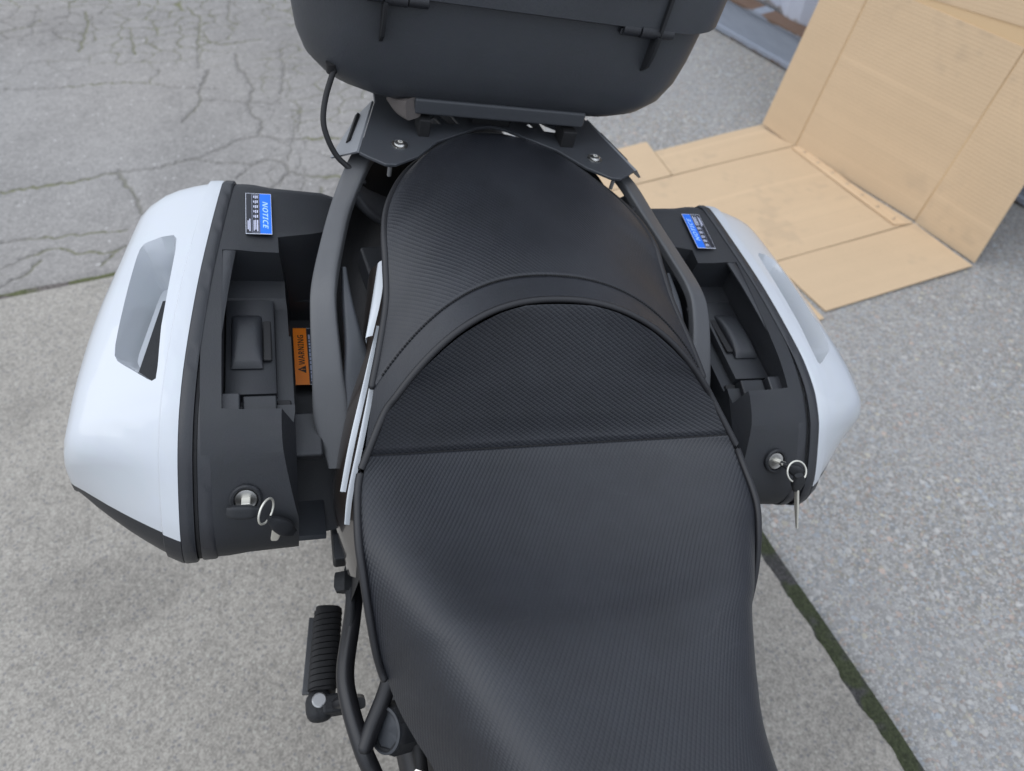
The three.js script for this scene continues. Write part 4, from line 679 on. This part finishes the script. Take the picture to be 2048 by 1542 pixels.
// keys left in the two locks
function keys(s, label) {
  const c = V(s * 0.30, 0.788, -0.425).addScaledVector(N, 0.006), t = bikeThing('key_set', label, 'keys', c, null);
  const at = (x, y, z) => c.clone().add(V(x, y, z));
  if (s < 0) {
    const h = part('key_head', sweep([V(-0.3165, 0.797, -0.4045), V(-0.310, 0.797, -0.403), V(-0.297, 0.7965, -0.4025), V(-0.2885, 0.796, -0.403)], [0.009, 0.0125, 0.0125, 0.008], [0.006, 0.009, 0.009, 0.006], { side: V(0, 0.8, -0.6) }), M.blackSoft, t);
    part('key_blade', rbox(c.x, c.y + 0.003, c.z + 0.0045, 0.008, 0.004, 0.016, 0.0008, [-0.5, 0, 0]), M.keySteel, h);
    const r = new THREE.TorusGeometry(0.0125, 0.0011, 8, 40); r.rotateY(1.0); r.rotateX(-0.3); r.translate(-0.282, 0.796, -0.402); part('key_ring', r, M.keySteel, t);
    const k2 = part('key_head', sweep([V(-0.280, 0.786, -0.400), V(-0.273, 0.778, -0.399), V(-0.264, 0.769, -0.398), V(-0.2575, 0.761, -0.398)], [0.006, 0.014, 0.016, 0.008], [0.006, 0.009, 0.009, 0.005], { side: V(0.45, 0.75, -0.5) }), M.blackSoft, t);
    part('key_blade', sweep([V(-0.272, 0.772, -0.399), V(-0.275, 0.750, -0.400), V(-0.2785, 0.733, -0.402)], [0.0095, 0.008, 0.004], [0.002, 0.002, 0.002]), M.keySteel, k2);
  } else {
    const h = part('key_head', sweep([V(0.301, 0.796, -0.414), V(0.307, 0.7975, -0.406), V(0.314, 0.7985, -0.399), V(0.321, 0.798, -0.394)], [0.005, 0.008, 0.015, 0.012], [0.005, 0.007, 0.008, 0.006], { side: V(0, 0.8, -0.6) }), M.blackSoft, t);
    part('key_blade', rbox(c.x + 0.002, c.y + 0.003, c.z + 0.004, 0.007, 0.003, 0.014, 0.0008, [-0.5, 0.3, 0]), M.keySteel, h);
    const r = new THREE.TorusGeometry(0.0125, 0.0011, 8, 40); r.rotateX(-0.85); r.rotateZ(0.1); r.translate(0.3085, 0.8045, -0.394); part('key_ring', r, M.keySteel, t);
    const k2 = part('key_head', sweep([V(0.3075, 0.806, -0.388), V(0.311, 0.795, -0.3855), V(0.3145, 0.783, -0.383)], [0.010, 0.017, 0.010], [0.006, 0.008, 0.006]), M.blackSoft, t);
    part('key_blade', sweep([V(0.314, 0.785, -0.3835), V(0.323, 0.758, -0.372), V(0.3325, 0.731, -0.3605)], [0.0036, 0.0036, 0.0022], [0.006, 0.006, 0.003]), M.keySteel, k2);
  }
}
keys(-1, 'black headed keys on a steel ring in the lock of the left pannier');
keys(1, 'black headed keys on a steel ring in the lock of the right pannier, blade hanging');

// ---------------------------------------------------------------- top case
{
  const t = bikeThing('top_case', 'large matte black plastic top case on the rack behind the passenger seat', 'top case', V(0, 0.99, -1.0));
  const ring = (y, hx, zf, zr, r) => { const p = [], n = 10, c = [[hx - r, zf - r, 0], [-(hx - r), zf - r, Math.PI / 2], [-(hx - r), zr + r, Math.PI], [hx - r, zr + r, 1.5 * Math.PI]]; for (const [x, z, a0] of c) for (let k = 0; k <= n; k++) { const a = a0 + k / n * Math.PI / 2; p.push(V(x + r * Math.cos(a), y, z + r * Math.sin(a))); } return p; };
  const cap = (r) => { const c = V(0, 0, 0); r.forEach((p) => c.add(p)); c.multiplyScalar(1 / r.length); return r.map(() => c.clone()); };
  const mk = (st) => { const r = st.map((a) => ring(...a)); return toCreasedNormals(clean(grid([cap(r[0]), ...r, cap(r[r.length - 1])], { closeU: true, uv: (p, i) => [i / 44 * 1.6, p.y] })), 0.6); };
  part('shell', boxUV(mk([[0.996, 0.150, -0.845, -1.15, 0.08], [0.9975, 0.176, -0.828, -1.165, 0.08], [1.002, 0.196, -0.816, -1.175, 0.08], [1.012, 0.214, -0.806, -1.185, 0.08], [1.028, 0.228, -0.799, -1.192, 0.08], [1.05, 0.237, -0.795, -1.198, 0.08], [1.08, 0.2425, -0.793, -1.2, 0.08], [1.1255, 0.247, -0.792, -1.205, 0.08]])), M.caseBlack, t);
  part('lid', boxUV(mk([[1.1262, 0.246, -0.791, -1.205, 0.08], [1.1262, 0.256, -0.784, -1.215, 0.085], [1.128, 0.259, -0.781, -1.218, 0.086], [1.16, 0.2605, -0.781, -1.22, 0.087], [1.24, 0.252, -0.788, -1.21, 0.09], [1.29, 0.235, -0.805, -1.19, 0.09], [1.32, 0.19, -0.85, -1.14, 0.09], [1.328, 0.13, -0.9, -1.09, 0.08]])), M.caseBlack, t);
  for (const s of [-1, 1]) {
    const h = part('hinge', [cyl(V(s * 0.110, 1.1245, -0.785), V(s, 0, 0), 0.006, 0.006, 0.020, 16), cyl(V(s * 0.1315, 1.1245, -0.785), V(s, 0, 0), 0.0075, 0.0075, 0.023, 16), cyl(V(s * 0.156, 1.1245, -0.785), V(s, 0, 0), 0.006, 0.006, 0.016, 16), rbox(s * 0.133, 1.121, -0.79, 0.05, 0.008, 0.012, 0.002)], M.blackEdge, t);
    part('hinge_fin', ext([[-0.7955, 1.122], [-0.774, 1.122], [-0.776, 1.100], [-0.781, 1.086], [-0.7955, 1.074]], s * 0.1535 - 0.002, s * 0.1535 + 0.002, 0.0005), M.blackSoft, h);
    part('hinge_fin', ext([[-0.79, 1.128], [-0.775, 1.128], [-0.775, 1.24], [-0.79, 1.26]], s * 0.1535 - 0.002, s * 0.1535 + 0.002, 0.0005), M.blackSoft, h);
  }
  part('lid_rib', boxUV(rbox(0.09, 1.168, -0.780, 0.1, 0.008, 0.012, 0.003)), M.blackEdge, t);
  part('cable_grommet', cyl(V(-0.200, 1.026, -0.818), V(-0.1, 1, 0.2), 0.006, 0.006, 0.012, 12), M.rubber, t);
}
for (const o of scene.children) delete o.base;
renderer.render(scene, camera);
